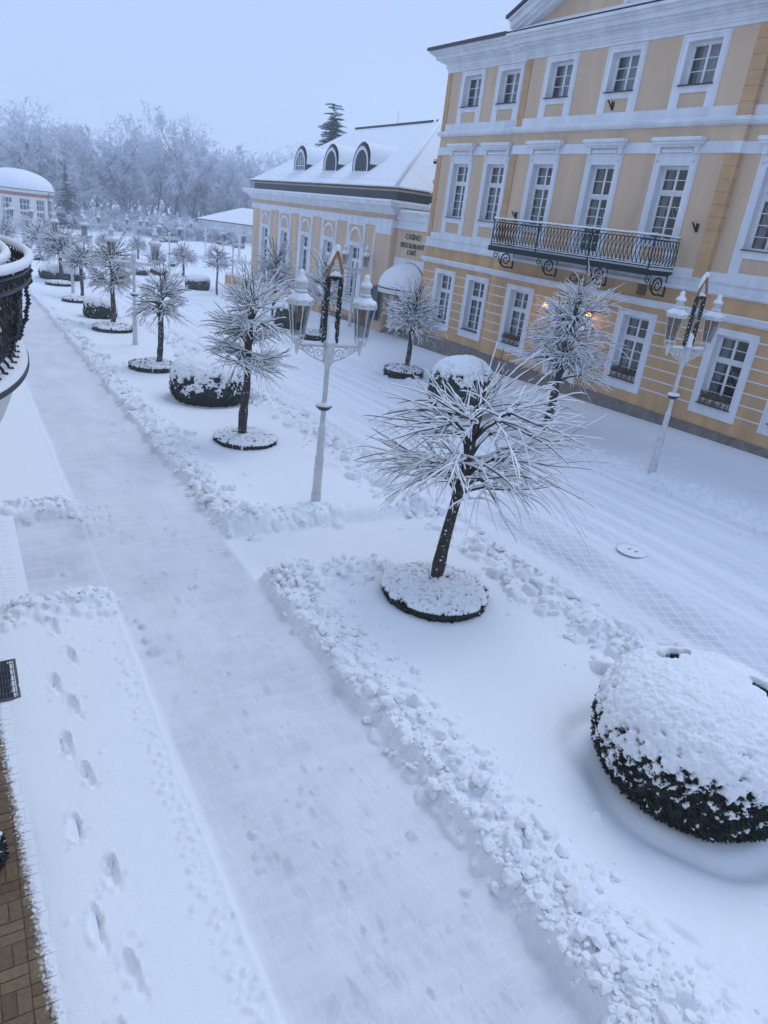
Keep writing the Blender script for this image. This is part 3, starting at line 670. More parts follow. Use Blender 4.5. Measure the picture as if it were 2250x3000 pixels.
MB().box(RS0 - .5, RS1 + .5, P_ - .70, P_ + .059, zb - .001, zb + .025).build('pediment_edge', M['dark'], MAIN)
rl = MB(); rr = random.Random(3)       # stucco relief in the pediment field
for i in range(26):
    a = rr.uniform(0, 6.28); q = rr.uniform(.1, .55); rl.lathe([(.02, -.12), (.13, -.06), (.16, 0), (.12, .07), (.03, .12)], 9, (PC + math.cos(a) * q * 1.2, P_ + .04, zb + .75 + math.sin(a) * q * .7))
rl.tube([(PC - .45, P_ + .03, zb + .62), (PC - .62, P_ - .02, zb + .45), (PC - .72, P_ + .02, zb + .22), (PC - .66, P_, zb + .1)], [.07, .1, .08, .03], 8); rl.build('relief', M['white'], MAIN, smooth=True)
# flag holders, vent, cameras
def bracket_y(u, z, y):
    q = MB(); q.box(-.05, .05, -.03, 0, -.12, .14); q.tube([(0, -.02, -.1), (-.06, -.22, .16)], .03, 8); q.tube([(0, -.02, -.1), (.06, -.16, .14)], .022, 8)
    q.build('flag_holder', M['green'], MAIN, loc=(u, y, z))
bracket_y(10.1, 10.2, -RP - .001); bracket_y(6.0, 6.35, -RP - .001); bracket_y(14.85, 6.5, -RP - .001)
vt = MB()
for k in range(9): vt.box(13.1, 13.5, -RP - .02, -RP - .002, 4.2 + k * .04, 4.222 + k * .04)
vt.build('vent', M['bark'], MAIN)
q = MB(); q.tube([(0, 0, 0), (-.22, -.06, .02)], .025, 6); q.lathe([(.02, .10), (.10, .08), (.10, -.02)], 12, (-.26, -.08, 0)); sc_ = q.build('security_camera', M['ball'], MAIN, loc=(U0 - .04, .15, 8.45))
MB().lathe([(.095, 0), (.09, -.06), (.05, -.11), (.01, -.12)], 12, (-.26, -.08, -.021)).build('camera_dome', M['black'], sc_)
MB().tube([(0, 0, 0), (-.15, 0, 0), (-.16, 0, 0), (-.23, 0, 0)], [.03, .03, .10, .12], 12).build('floodlight', M['ball'], MAIN, loc=(U0 - .04, .15, 7.55))
q = MB(); q.tube([(0, 0, -.03), (-.14, 0, -.03)], .02, 6); q.box(-.26, -.05, -.12, .04, 0, .08); q.build('security_camera', M['ball'], MAIN, loc=(U0 - .04, .1, 7.0))
q = MB(); q.tube([(0, 0, 0), (-.14, 0, 0)], .02, 6); q.box(-.24, -.08, -.06, .06, .0, .2); q.build('security_camera', M['ball'], MAIN, loc=(U0 - .04, .1, 6.35))
# lettering helper
def text(s, size, m, parent, loc, name='lettering', ext=.02, rot=(math.pi / 2, 0, 0), align='CENTER', shear=0.0, sp=1.0):
    c = bpy.data.curves.new(name, 'FONT'); c.body = s; c.size = size; c.extrude = ext; c.align_x = align; c.space_character = sp; c.shear = shear
    o = bpy.data.objects.new(name, c); COL.objects.link(o); c.materials.append(m); dg = bpy.context.evaluated_depsgraph_get(); me = bpy.data.meshes.new_from_object(o.evaluated_get(dg)); bpy.data.objects.remove(o); o = bpy.data.objects.new(name, me); COL.objects.link(o); o.parent = parent; o.location = loc; o.rotation_euler = rot; return o
text('Café', .40, M['brass'], MAIN, (10.12, -RP - .03, 4.22), shear=.2)
# wall lamps beside the street door: lit
for u in (9.0, 11.35):
    q = MB(); q.tube([(0, 0, 0), (0, -.12, .06), (0, -.25, .02)], .018, 6); q.lathe([(.06, -.02), (.06, .02)], 10, (0, 0, 0)); lp = q.build('wall_lamp', M['black'], MAIN, loc=(u, -RP - .001, 3.22))
    MB().lathe([(.03, .06), (.09, .02), (.13, -.10), (.12, -.12)], 12, (0, -.25, -.02)).build('lamp_shade', M['glow'], lp, smooth=True)
    ld = bpy.data.lights.new('lamp_light', 'POINT'); ld.energy = 5; ld.color = (1, .55, .2); ld.shadow_soft_size = .1; lo = bpy.data.objects.new('lamp_light', ld); COL.objects.link(lo); lo.parent = lp; lo.location = (0, -.34, -.2)

# wrought-iron balcony on the front (part of the house)
BL, BR, BD, BZ0, BZ1 = 6.22, 14.36, 1.27 + RP, 5.08, 6.13
bs = MB(); bs.box(BL - .04, BR + .04, -BD - .04, -RP - .002, BZ0 - .10, BZ0); bs.box(BL - .07, BR + .07, -BD - .07, -BD - .04, BZ0 - .17, BZ0 + .03)
BAL = bs.build('balcony', M['green'], MAIN)
MB().box(BL + .03, BR - .03, -BD + .03, -RP - .01, BZ0 + .001, BZ0 + .07).build('snow_cover', M['clump'], BAL)
rl = MB(); sn = MB()
def rail_run(p, q, n):
    p, q = np.array(p, float), np.array(q, float); d = (q - p); Lr = np.linalg.norm(d); t = d / Lr; o = np.array([-t[1], t[0]])
    def W(s, z, out=0.0): c = p + t * s + o * out; return (c[0], c[1], z)
    rl.tube([W(0, BZ1), W(Lr, BZ1)], .022, 6); rl.tube([W(0, BZ0 + .10), W(Lr, BZ0 + .10)], .022, 6); rl.tube([W(0, BZ0 + .16), W(Lr, BZ0 + .16)], .010, 4); rl.tube([W(0, BZ1 - .11), W(Lr, BZ1 - .11)], .010, 4)
    st = Lr / n; ro = .017; bul = .07
    for k in range(n):            # interlaced ovals: each bar leans from one loop to the next
        s = (k + .5) * st; pts = []; pt2 = []
        for i in range(13):
            f = i / 12; z = BZ0 + .17 + f * (BZ1 - .12 - BZ0 - .17); wv = math.sin(f * math.pi) ** .6; out = -bul * math.sin(f * math.pi) ** 1.2 * (1.25 - .7 * f)
            lean = (f - .5) * st * 1.05
            pts.append(W(min(max(s - lean + .0, 0), Lr), z, out)); pt2.append(W(min(max(s + lean, 0), Lr), z, out))
        rl.tube(pts, ro, 4); rl.tube(pt2, ro, 4)
        c = [W(min(max(s + math.cos(a) * st * .48, 0), Lr), BZ1 - .17 + math.sin(a) * .055) for a in np.linspace(0, math.pi, 7)]; rl.tube(c, .009, 4)
        c = [W(min(max(s + math.cos(a) * st * .48, 0), Lr), BZ0 + .20 - math.sin(a) * .035, -.02) for a in np.linspace(0, math.pi, 7)]; rl.tube(c, .009, 4)
        rl.tube([W(s, BZ1 - .115), W(s, BZ1 - .02)], .008, 4)
    m = int(Lr / .07)
    sn.tube([W(Lr * i / m, BZ1 + .030 + .006 * random.uniform(-1, 1)) for i in range(m + 1)], [.038 * random.uniform(.85, 1.1) for i in range(m + 1)], 7)
    sn.tube([W(Lr * i / m, BZ0 + .125 + (.018 if (i // 2) % 4 else .05), -.01) for i in range(m + 1)], [.017 * random.uniform(.6, 1.25) for i in range(m + 1)], 6)
rail_run((BL, -BD), (BR, -BD), 46); rail_run((BL, -RP - .03), (BL, -BD), 8); rail_run((BR, -BD), (BR, -RP - .03), 8)
for k in range(4):
    u = BL + (BR - BL) * k / 3; rl.tube([(u, -BD, BZ0), (u, -BD, BZ1)], .026, 8); sn.lathe([(.045, 0), (.055, .03), (.03, .07), (.0, .08)], 8, (u, -BD, BZ1 + .01))
rl.build('railing', M['green'], BAL); sn.build('snow_cap', M['clump'], BAL, smooth=True)
for k in range(4):               # scroll brackets
    u = BL + .12 + (BR - BL - .24) * k / 3; c = MB(); D = BD - RP
    def Y(f): return -RP - .03 - f * (D - .05)
    zt = BZ0 - .105; t = .028
    c.tube([(0, Y(0), zt - .72), (0, Y(0), zt)], .03, 6); c.tube([(0, Y(0), zt - .025), (0, Y(1), zt - .025)], .028, 6)
    S = [(0, Y(0) - .05, zt - .68)] + [(0, Y(.34) + math.cos(a) * -r, zt - .36 + math.sin(a) * r) for a, r in zip(np.linspace(-1.9, 9.2, 44), np.linspace(.31, .05, 44))]
    c.tube(S, [t * (1.15 - .4 * i / 44) for i in range(45)], 6)
    S = [(0, Y(.80) + math.cos(a) * -r, zt - .20 + math.sin(a) * r) for a, r in zip(np.linspace(2.6, -6.0, 30), np.linspace(.165, .035, 30))]; c.tube(S, .02, 6)
    c.tube([(0, Y(.18), zt - .64), (0, Y(.42), zt - .66), (0, Y(.60), zt - .50), (0, Y(.66), zt - .34), (0, Y(.66), zt - .25)], .024, 6)
    for a in np.linspace(-.5, 2.2, 8):
        rr_ = .24; c.lathe([(.015, -.03), (.04, 0), (.015, .03)], 6, (0, Y(.34) - math.cos(a) * rr_, zt - .36 + math.sin(a) * rr_))
    c.build('bracket', M['green'], BAL, loc=(u, 0, 0))

# ================================================================== CASINO HALL (local x towards the camera, y into the house)
cx_, cy_ = .0318333, .99949319
CAS = thing('hall', 'low beige hall with arched windows and a snowy hipped roof with three dormers', 'building', (21.208, 36.348, 0), math.atan2(-cy_, -cx_))
CF = -23.7; CE = .55        # far end, near end of the front
cw = [-20.47, -16.16, -12.05, -8.0, -4.0]; AW = 1.25
ch = [(u - .72, u + .72, .75, 3.86) for u in cw]
wl = MB(); wall_holes(wl, CF, CE, .55, 5.95, ch, 0)
wl.quad((CE, 0, .55), (CE, 12, .55), (CE, 12, 5.95), (CE, 0, 5.95)); wl.quad((CF, 0, .55), (CF, 12, .55), (CF, 12, 5.95), (CF, 0, 5.95)); wl.quad((CF, 12, .55), (CE, 12, .55), (CE, 12, 5.95), (CF, 12, 5.95))
wl.build('wall', M['beige'], CAS)
wl = MB(); wall_holes(wl, CF, CE, -2.0, .55, [], 0); wl.quad((CE, 0, -2), (CE, 12, -2), (CE, 12, .55), (CE, 0, .55)); wl.quad((CF, 0, -2), (CF, 12, -2), (CF, 12, .55), (CF, 0, .55)); wl.build('wall', M['orange'], CAS)
MB().box(CF - .06, CE + .06, -.08, -.001, -2.2, -.38).build('plinth', M['stone'], CAS)
def cbox(prof, name, m):
    q = MB()
    for z0, z1, p in prof:
        q.box(CF - p, CE + p, -p, -.0006, z0, z1); q.box(CE + .0006, CE + p, .0, 12, z0, z1); q.box(CF - p, CF - .0006, .0, 12, z0, z1)
    return q.build(name, m, CAS)
cbox([(5.18, 5.30, .05), (5.30, 5.52, .08), (5.52, 5.57, .12)], 'moulding', M['white'])
cbox([(5.84, 5.94, .10), (5.94, 6.02, .22), (6.02, 6.16, .36), (6.16, 6.26, .48), (6.26, 6.42, .74), (6.42, 6.47, .80)], 'cornice', M['white'])
q = MB(); q.box(CF - .78, CE + .78, -.78, .3, 6.471, 6.56); q.box(CE - .3, CE + .78, .3, 12, 6.471, 6.56); q.build('snow_cover', M['clump'], CAS)
cbox([(6.40, 7.02, .0061)], 'attic', M['dark']); cbox([(7.02, 7.12, .03)], 'attic_line', M['beige']); cbox([(7.12, 7.24, .22)], 'gutter', M['dark'])
EV = .26; rz0, rz1 = 7.242, 11.62
cr_ = MB(); a0, a1, b0, b1, ym = CF - EV, CE + EV, -EV, 12 + EV, 6.0; ra, rb_ = CF + 5.6, CE - 6.4
def roofp(u, v):   # front slope point: v 0 eave .. 1 ridge
    return (a0 + (ra - a0) * v + ((a1 - a0) + ((rb_ - ra) - (a1 - a0)) * v) * u, b0 + (ym - b0) * v, rz0 + (rz1 - rz0) * v)
cr_.quad((a0, b0, rz0), (a1, b0, rz0), (rb_, ym, rz1), (ra, ym, rz1)); cr_.quad((a1, b0, rz0), (a1, b1, rz0), (rb_, ym, rz1)); cr_.quad((a0, b1, rz0), (a0, b0, rz0), (ra, ym, rz1)); cr_.quad((a1, b1, rz0), (a0, b1, rz0), (ra, ym, rz1), (rb_, ym, rz1)); cr_.quad((a0, b0, rz0), (a0, b1, rz0), (a1, b1, rz0), (a1, b0, rz0))
ROOF = cr_.build('roof', M['snow'], CAS)
q = MB(); m_ = 90
q.tube([(a0 + (a1 - a0) * i / m_, b0 - .02, rz0 + .01) for i in range(m_ + 1)], [.055 * random.uniform(.75, 1.15) for i in range(m_ + 1)], 7); q.tube([(a1 + .02, b0 + (b1 - b0) * i / 50, rz0 + .01) for i in range(51)], [.055 * random.uniform(.75, 1.15) for i in range(51)], 7)
q.build('snow_edge', M['clump'], ROOF, smooth=True)
q = MB(); q.tube([(ra, ym, rz1 + .03), (rb_ - .9, ym, rz1 + .03)], .09, 8); q.tube([(rb_ - .35, ym, rz1 + .03), (rb_, ym, rz1 + .03)], .09, 8); q.build('ridge_tiles', M['dark'], ROOF)
MB().tube([(-11.5, ym, rz1), (-11.5, ym, rz1 + .9)], .012, 5).build('lightning_rod', M['steel'], ROOF)
q = MB(); q.tube([(a1, b0, rz0 + .03), (rb_, ym, rz1 + .03)], [.10, .12], 8); q.build('hip_ridge', M['snow'], ROOF, smooth=True)
q = MB()                       # snow guards peeping out along the eaves
for i in range(40):
    u = .03 + .94 * i / 39; p = roofp(u, .085); q.tube([(p[0] - .12, p[1], p[2] + .03), (p[0] + .10, p[1] - .04, p[2] + .035)], .022, 5)
q.build('snow_guards', M['clump'], ROOF)
# dormers: round-headed, running back into the slope
sl_ = (rz1 - rz0) / (ym - b0)
for k, u in enumerate((-16.4, -10.9, -6.28)):
    yv = 1.0; zb_ = rz0 + sl_ * (yv - b0) - .02; r = 1.08; hs = .36
    arch = lambda rr, z=0: [(-rr, 0)] + [(-rr * math.cos(a), hs + rr * math.sin(a)) for a in np.linspace(0, math.pi, 15)] + [(rr, 0)]
    dm = MB(); dm.prism([(p, zb_ + q_) for p, q_ in arch(r - .06)], 'y', yv + .03, yv + 2.6); d = dm.build('dormer', M['dark'], ROOF, loc=(u, 0, 0))
    fr = MB(); A_ = arch(r - .02); B_ = arch(r - .24)
    for i in range(len(A_) - 1):
        p = [A_[i], A_[i + 1], B_[i + 1], B_[i]]; fr.prism([(a, zb_ + b) for a, b in p], 'y', yv - .05, yv + .05)
    fr.build('dormer_frame', M['white'], d)
    A_ = arch(r + .02); B_ = arch(r - .025); fr = MB()
    for i in range(len(A_) - 1): fr.prism([(a, zb_ + b) for a, b in (A_[i], A_[i + 1], B_[i + 1], B_[i])], 'y', yv - .08, yv + 1.0)
    fr.build('dormer_edge', M['dark'], d)
    gl = MB(); gl.prism([(a, zb_ + b) for a, b in arch(r - .2)], 'y', yv + .0, yv + .02)
    if k == 0:
        gl.build('pane', M['pane'], d); bars = MB()
        for x in (-.4, 0, .4): bars.box(x - .02, x + .02, yv - .02, yv, zb_, zb_ + .95)
        bars.box(-.75, .75, yv - .021, yv - .001, zb_ + .3, zb_ + .34)
        for s in (-.3, .3): bars.tube([(s + .28 * math.cos(a), yv - .015, zb_ + .75 + .28 * math.sin(a)) for a in np.linspace(0, 6.28, 13)], .014, 4)
        bars.build('glazing_bars', M['whitepaint'], d)
    else:
        lv = MB()
        for i in range(16): lv.box(-.78, .78, yv - .015, yv - .001, zb_ + .03 + i * .075, zb_ + .075 + i * .075) if hs + .0 > i * .075 else lv.box(-math.sqrt(max(.0, .78 ** 2 - (i * .075 + .06 - hs) ** 2)), math.sqrt(max(.0, .78 ** 2 - (i * .075 + .06 - hs) ** 2)), yv - .015, yv - .001, zb_ + .03 + i * .075, zb_ + .075 + i * .075)
        gl.build('louvre_back', M['dark'], d); lv.build('louvre', M['dark'], d)
    # snow lying on the tunnel roof: thick on the crown, thinning down the haunches
    na, ny = 19, 14; an = np.linspace(.04, math.pi - .04, na); yy = np.linspace(yv + .03, yv + 2.6, ny); AA, YY = np.meshgrid(an, yy)
    tk = (.10 + .10 * np.sin(AA)) * (.25 + .75 * np.clip((np.sin(AA) - .1) / .3, 0, 1)); X_ = -(r + tk) * np.cos(AA); Z_ = zb_ + hs + (r + tk) * np.sin(AA) + .03 * fbm(X_ * 2, YY, o=3, seed=k)
    grid_mesh('snow_cap', X_, YY, Z_, M['snow'], d)
# windows of the hall
def hall_window():
    z0, z1 = .75, 3.86; s = MB(); hw = .72; p = -.05
    # tall white surround with a round-arched blind head
    s.box(-AW, -AW + .30, p, 0, .0, 5.179); s.box(AW - .30, AW, p, 0, .0, 5.179); s.box(-AW + .30, AW - .30, p, 0, 5.06, 5.179)
    s.box(-AW + .30, AW - .30, p - .02, 0, 3.86, 4.10); s.box(-AW - .0, AW, p - .05, p - .0005, 3.98, 4.06)
    s.box(-AW + .30, -hw, p, 0, .0, 3.86); s.box(hw, AW - .30, p, 0, .0, 3.86); s.box(-hw, hw, p, 0, .0, .75)
    ro, ri = .86, .68
    for a, b in zip(np.linspace(0, math.pi, 17), np.linspace(0, math.pi, 17)[1:]):
        s.prism([(ro * math.cos(a), 4.10 + .12 + ro * math.sin(a) * .86), (ro * math.cos(b), 4.10 + .12 + ro * math.sin(b) * .86), (ri * math.cos(b), 4.10 + .12 + ri * math.sin(b) * .86), (ri * math.cos(a), 4.10 + .12 + ri * math.sin(a) * .86)], 'y', -.07, 0)
    for x in (-1, 1): s.box(min(x * ro, x * ri), max(x * ro, x * ri), -.07, 0, 4.101, 4.219)
    D = .27; t = .02
    s.box(-hw - t, -hw, 0, D, z0, z1); s.box(hw, hw + t, 0, D, z0, z1); s.box(-hw - t, hw + t, 0, D, z1, z1 + t); s.box(-hw - t, hw + t, 0, D, z0 - t, z0)
    wv = s.build('window', M['white']); sh = MB(); y0, y1 = D - .1, D - .03; frame_ring(sh, -hw, hw, z0, z1, .07, y0, y1); zt = 3.02; sh.box(-hw + .07, hw - .07, y0 - .03, y1, zt - .06, zt + .06)
    for c, d, r in ((z0 + .07, zt - .06, 4), (zt + .06, z1 - .07, 2)):
        for e0, e1 in ((-hw + .07, 0), (0, hw - .07)):
            frame_ring(sh, e0, e1, c, d, .05, y0 + .015, y1 - .005)
            for k in range(1, r): zz = c + .05 + (d - c - .1) * k / r; sh.box(e0 + .05, e1 - .05, y0 + .025, y1 - .015, zz - .014, zz + .014)
    sh.build('sash', M['whitepaint'], wv); MB().quad((-hw, y1 - .02, z0), (hw, y1 - .02, z0), (hw, y1 - .02, z1), (-hw, y1 - .02, z1)).build('pane', M['pane'], wv)
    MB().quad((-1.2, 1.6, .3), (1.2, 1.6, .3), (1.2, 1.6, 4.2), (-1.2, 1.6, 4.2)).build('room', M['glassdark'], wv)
    cu = MB()
    for k in range(20):
        x0 = -hw + .02 + k * .02; cu.quad((x0, D + .12 + .02 * (k % 2), z0), (x0 + .02, D + .12 + .02 * ((k + 1) % 2), z0), (x0 + .02, D + .12 + .02 * ((k + 1) % 2), z1), (x0, D + .12 + .02 * (k % 2), z1))
    cu.build('curtain', M['curtain'], wv, fix=False)
    MB().box(-hw - .1, hw + .1, -.16, .2, z0 + .001, z0 + .06).build('sill', M['clump'], wv); return wv
hwp = hall_window()
for i, u in enumerate(cw):
    o = hwp if i == 0 else dup(hwp); o.parent = CAS; o.location = (u, 0, 0)
# corner pilaster
q = MB(); q.box(-1.25, CE, -.10, -.001, -1.2, 4.80); q.build('pilaster', M['beige'], CAS); q = MB(); q.box(-1.32, CE + .02, -.14, -.0008, 4.80, 5.60); q.box(-1.45, -1.253, -.13, -.0009, -.3, 4.799); q.build('pilaster_cap', M['white'], CAS)
# the far outdoor terrace wall
TER = thing('terrace_wall', 'low ochre terrace wall with snowy posts beyond the arched hall', 'wall', (0, 0, 0))
q = MB(); t0 = (20.2, 61.5); t1 = (21.0, 44.0); n = 12
d_ = np.array(t1) - np.array(t0); d_ /= np.linalg.norm(d_); o_ = np.array([-d_[1], d_[0]]); Lw = np.linalg.norm(np.array(t1) - np.array(t0))
def TP(s, o, z): p = np.array(t0) + d_ * s + o_ * o; return (p[0], p[1], z)
q.quad(TP(0, 0, -2), TP(Lw, 0, -1.6), TP(Lw, 0, .1), TP(0, 0, -.35)); q.quad(TP(0, .25, -2), TP(Lw, .25, -1.6), TP(Lw, .25, .1), TP(0, .25, -.35)); q.quad(TP(0, 0, -.35), TP(Lw, 0, .1), TP(Lw, .25, .1), TP(0, .25, -.35)); q.quad(TP(0, 0, -2), TP(0, .25, -2), TP(0, .25, -.35), TP(0, 0, -.35)); q.quad(TP(Lw, 0, -2), TP(Lw, .25, -2), TP(Lw, .25, .1), TP(Lw, 0, .1))
q.build('wall', M['orange'], TER)
q = MB(); m_ = 60; q.tube([TP(Lw * i / m_, .12, -.33 + .45 * i / m_) for i in range(m_ + 1)], [.16 * random.uniform(.85, 1.1) for i in range(m_ + 1)], 8); q.build('snow_cap', M['clump'], TER, smooth=True)

# link between the two houses, with the entrance and its lettering
LNK = thing('entrance_link', 'narrow beige entrance block with bronze lettering between the hall and the tall house', 'building', (20.72, 36.2, 0), math.atan2(-.99975624, .02207869))
# local x: 0 .. 5 towards camera; the face stands .25 behind the hall's front
q = MB(); wall_holes(q, .2, 5.0, -1.5, 5.2, [(1.0, 3.5, -1.0, 2.9)], .72); q.build('wall', M['beige'], LNK)
q = MB(); q.box(.2, 5.0, .60, .719, 5.2, 5.34); q.box(.2, 5.0, .66, .719, 5.34, 5.66); q.box(.2, 5.0, .56, .719, 5.66, 5.74); q.box(.2, 5.0, .62, .719, 5.74, 5.98); q.box(.2, 5.0, .50, .719, 5.98, 6.06); q.build('cornice', M['white'], LNK)
MB().box(.9, 5.0, .46, 3.5, 6.061, 6.16).build('snow_cover', M['clump'], LNK); MB().box(.2, 5.0, .7195, 4, 5.9, 6.06).build('roof', M['dark'], LNK); MB().box(.2, 5.0, .66, .7195, -2, -.2).build('plinth', M['stone'], LNK)
q = MB(); q.box(.5, 4.2, .67, .719, 2.9, 3.72); q.box(.5, .99, .67, .719, -.2, 2.9); q.box(3.51, 4.2, .67, .719, -.2, 2.9); q.build('surround', M['white'], LNK)
q = MB(); frame_ring(q, 1.0, 2.25, -.9, 2.4, .12, 1.0, 1.06); frame_ring(q, 2.25, 3.5, -.9, 2.4, .12, 1.0, 1.06); frame_ring(q, 1.0, 3.5, 2.4, 2.9, .08, 1.0, 1.06); dl = q.build('door', M['whitepaint'], LNK)
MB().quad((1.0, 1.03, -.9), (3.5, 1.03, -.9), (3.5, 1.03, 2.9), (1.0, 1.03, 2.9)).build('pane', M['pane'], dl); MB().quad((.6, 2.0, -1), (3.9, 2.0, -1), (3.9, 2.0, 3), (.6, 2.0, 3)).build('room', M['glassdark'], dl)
for s_, z, sz in (('CASINO', 5.0 - .36, .40), ('RESTAURANT', 4.57 - .37, .37), ('CAFÉ', 4.28 - .42, .36)): text(s_, sz, M['letter'], LNK, (2.15, .695, z + .08), sp=1.02)
# canopy: white quarter dome with snow
AWN = thing('awning', 'white quarter-dome canopy heaped with snow over the hall entrance', 'canopy', (20.72, 36.0, -.22), math.atan2(-.99975624, .02207869))
na = 25; nb = 11; TH, PH = np.meshgrid(np.linspace(0, math.pi, na), np.linspace(0, math.pi / 2, nb))
def dome(r, zs, ry): return 2.05 - r * np.cos(TH) * np.cos(PH), .72 - ry * np.sin(TH) * np.cos(PH), 2.42 + zs * np.sin(PH)
grid_mesh('canvas', *dome(1.62, 1.2, 1.62), M['ball'], AWN)
X_, Y_, Z_ = dome(1.66, 1.30, 1.66); grid_mesh('snow_cap', X_, Y_ - .0, Z_ + .03 + .02 * fbm(X_ * 3, Y_ * 3, o=3), M['snow'], AWN)
q = MB(); rim = [(2.05 - 1.66 * math.cos(a), .72 - 1.66 * math.sin(a)) for a in np.linspace(0, math.pi, 21)]
for (a, b), (c, d) in zip(rim, rim[1:]): q.quad((a, b, 2.16), (c, d, 2.16), (c, d, 2.41), (a, b, 2.41))
q.build('valance', M['ball'], AWN, fix=False); q = MB(); q.tube([(a, b, 2.42) for a, b in rim], .035, 6); q.tube([(a, b, 2.14) for a, b in rim], .025, 6); q.tube([(2.05 + 1.68 * math.cos(a), .69, 2.42 + 1.32 * math.sin(a)) for a in np.linspace(0, math.pi, 15)], .05, 6); q.build('canopy_frame', M['black'], AWN)
NB = thing('notice_board', 'dark blue framed notice case by the hall entrance corner', 'notice board', (20.95, 35.75, 0), math.atan2(-.99975624, .02207869))
q = MB(); frame_ring(q, -.9, -.1, .15, 2.0, .07, -.28, -.12); q.box(-.9, -.1, -.12, -.06, .15, 2.0); q.tube([(-.85, -.2, 2.05), (-.85, -.5, 2.1)], .02, 5); q.tube([(-.15, -.2, 2.05), (-.15, -.5, 2.1)], .02, 5); q.build('case', M['steel'], NB); MB().box(-.83, -.17, -.21, -.18, .22, 1.93).build('notice', M['bluep'], NB)
# ================================================================== STREET LAMPS
def lantern(parent, x, s=1.0, snow=True):
    z = 3.50
    h = MB(); h.tube([(x, 0, 3.14), (x, 0, 3.22), (x, 0, 3.36), (x, 0, 3.42)], [.012, .035, .05, .06], 8)
    for k in range(4):
        a = math.pi / 4 + k * math.pi / 2; h.tube([(x, 0, 3.30), (x + .09 * math.cos(a), .09 * math.sin(a), 3.36), (x + .135 * math.cos(a), .135 * math.sin(a), z)], .013, 5)
    o = h.build('lantern', M['lamppaint'], parent, smooth=False)
    fr = MB(); n = 6; rb, rt_ = .125, .205; zt = 4.06
    for k in range(n):
        a = math.pi / 6 + k * math.pi / 3; b = a + math.pi / 3
        fr.tube([(x + rb * math.cos(a), rb * math.sin(a), z), (x + rt_ * math.cos(a), rt_ * math.sin(a), zt)], .012, 4)
    fr.lathe([(rb + .015, z - .015), (rb + .02, z + .02)], 6, (x, 0, 0), math.pi / 6); fr.lathe([(rt_ + .01, zt - .01), (rt_ + .035, zt + .02), (rt_ + .025, zt + .05), (.15, zt + .14), (.095, zt + .19), (.115, zt + .22), (.075, zt + .225), (.08, zt + .36), (.11, zt + .37), (.10, zt + .40), (.05, zt + .44), (.03, zt + .47), (.045, zt + .50), (.012, zt + .56)], 12, (x, 0, 0), math.pi / 6)
    for k in range(n):      # scalloped crest round the hood
        a0 = k * math.pi / 3; pts = [(x + .245 * math.cos(a0 + t), .245 * math.sin(a0 + t), zt + .02 + .07 * abs(math.sin(3 * t)) + .01) for t in np.linspace(0, math.pi / 3, 5)]
        for p, q in zip(pts, pts[1:]): fr.quad((p[0], p[1], zt), (q[0], q[1], zt), q, p)
    for k in range(8):      # pierced collar
        a = k * math.pi / 4; fr.lathe([(.012, -.03), (.02, 0), (.012, .03)], 5, (x + .082 * math.cos(a), .082 * math.sin(a), zt + .29))
    fr.build('lantern_frame', M['lamppaint'], o)
    g = MB()
    for k in range(n):
        a = math.pi / 6 + k * math.pi / 3; b = a + math.pi / 3; r0, r1 = rb - .004, rt_ - .006
        g.quad((x + r0 * math.cos(a), r0 * math.sin(a), z), (x + r0 * math.cos(b), r0 * math.sin(b), z), (x + r1 * math.cos(b), r1 * math.sin(b), zt), (x + r1 * math.cos(a), r1 * math.sin(a), zt))
    g.build('lantern_glass', M['lampglass'], o, fix=False)
    q = MB().lathe([(.03, zt - .02), (.035, zt - .12), (.03, zt - .14), (.035, zt - .17), (.035, zt - .32), (.01, zt - .34)], 8, (x, 0, 0)); q.build('bulb', M['bulb'], o, smooth=True)
    sn = MB(); r = random.Random(int(x * 100) + 5)
    rings = [(.225, zt + .04), (.245, zt + .07), (.215, zt + .11), (.16, zt + .155), (.11, zt + .20)]; b0 = len(sn.v); nn_ = 18
    for i, (rr, zz) in enumerate(rings):
        for k in range(nn_): a = 2 * math.pi * k / nn_; w_ = 1 + .07 * math.cos(6 * a) + r.uniform(-.03, .03); sn.v.append((x + rr * w_ * math.cos(a), rr * w_ * math.sin(a), zz + (.02 * math.cos(6 * a) if i < 3 else 0) + r.uniform(-.008, .008)))
    for i in range(len(rings) - 1):
        for k in range(nn_): k2 = (k + 1) % nn_; sn.f.append((b0 + i * nn_ + k, b0 + i * nn_ + k2, b0 + (i + 1) * nn_ + k2, b0 + (i + 1) * nn_ + k))
    sn.lathe([(.10, zt + .385), (.125, zt + .40), (.11, zt + .44), (.06, zt + .485), (.055, zt + .53), (.06, zt + .56), (.03, zt + .60), (.0, zt + .61)], 10, (x, 0, 0)); sn.lathe([(.12, zt + .225), (.11, zt + .25), (.085, zt + .26)], 10, (x, 0, 0))
    sn.build('snow_cap', M['clump'], o, smooth=True)
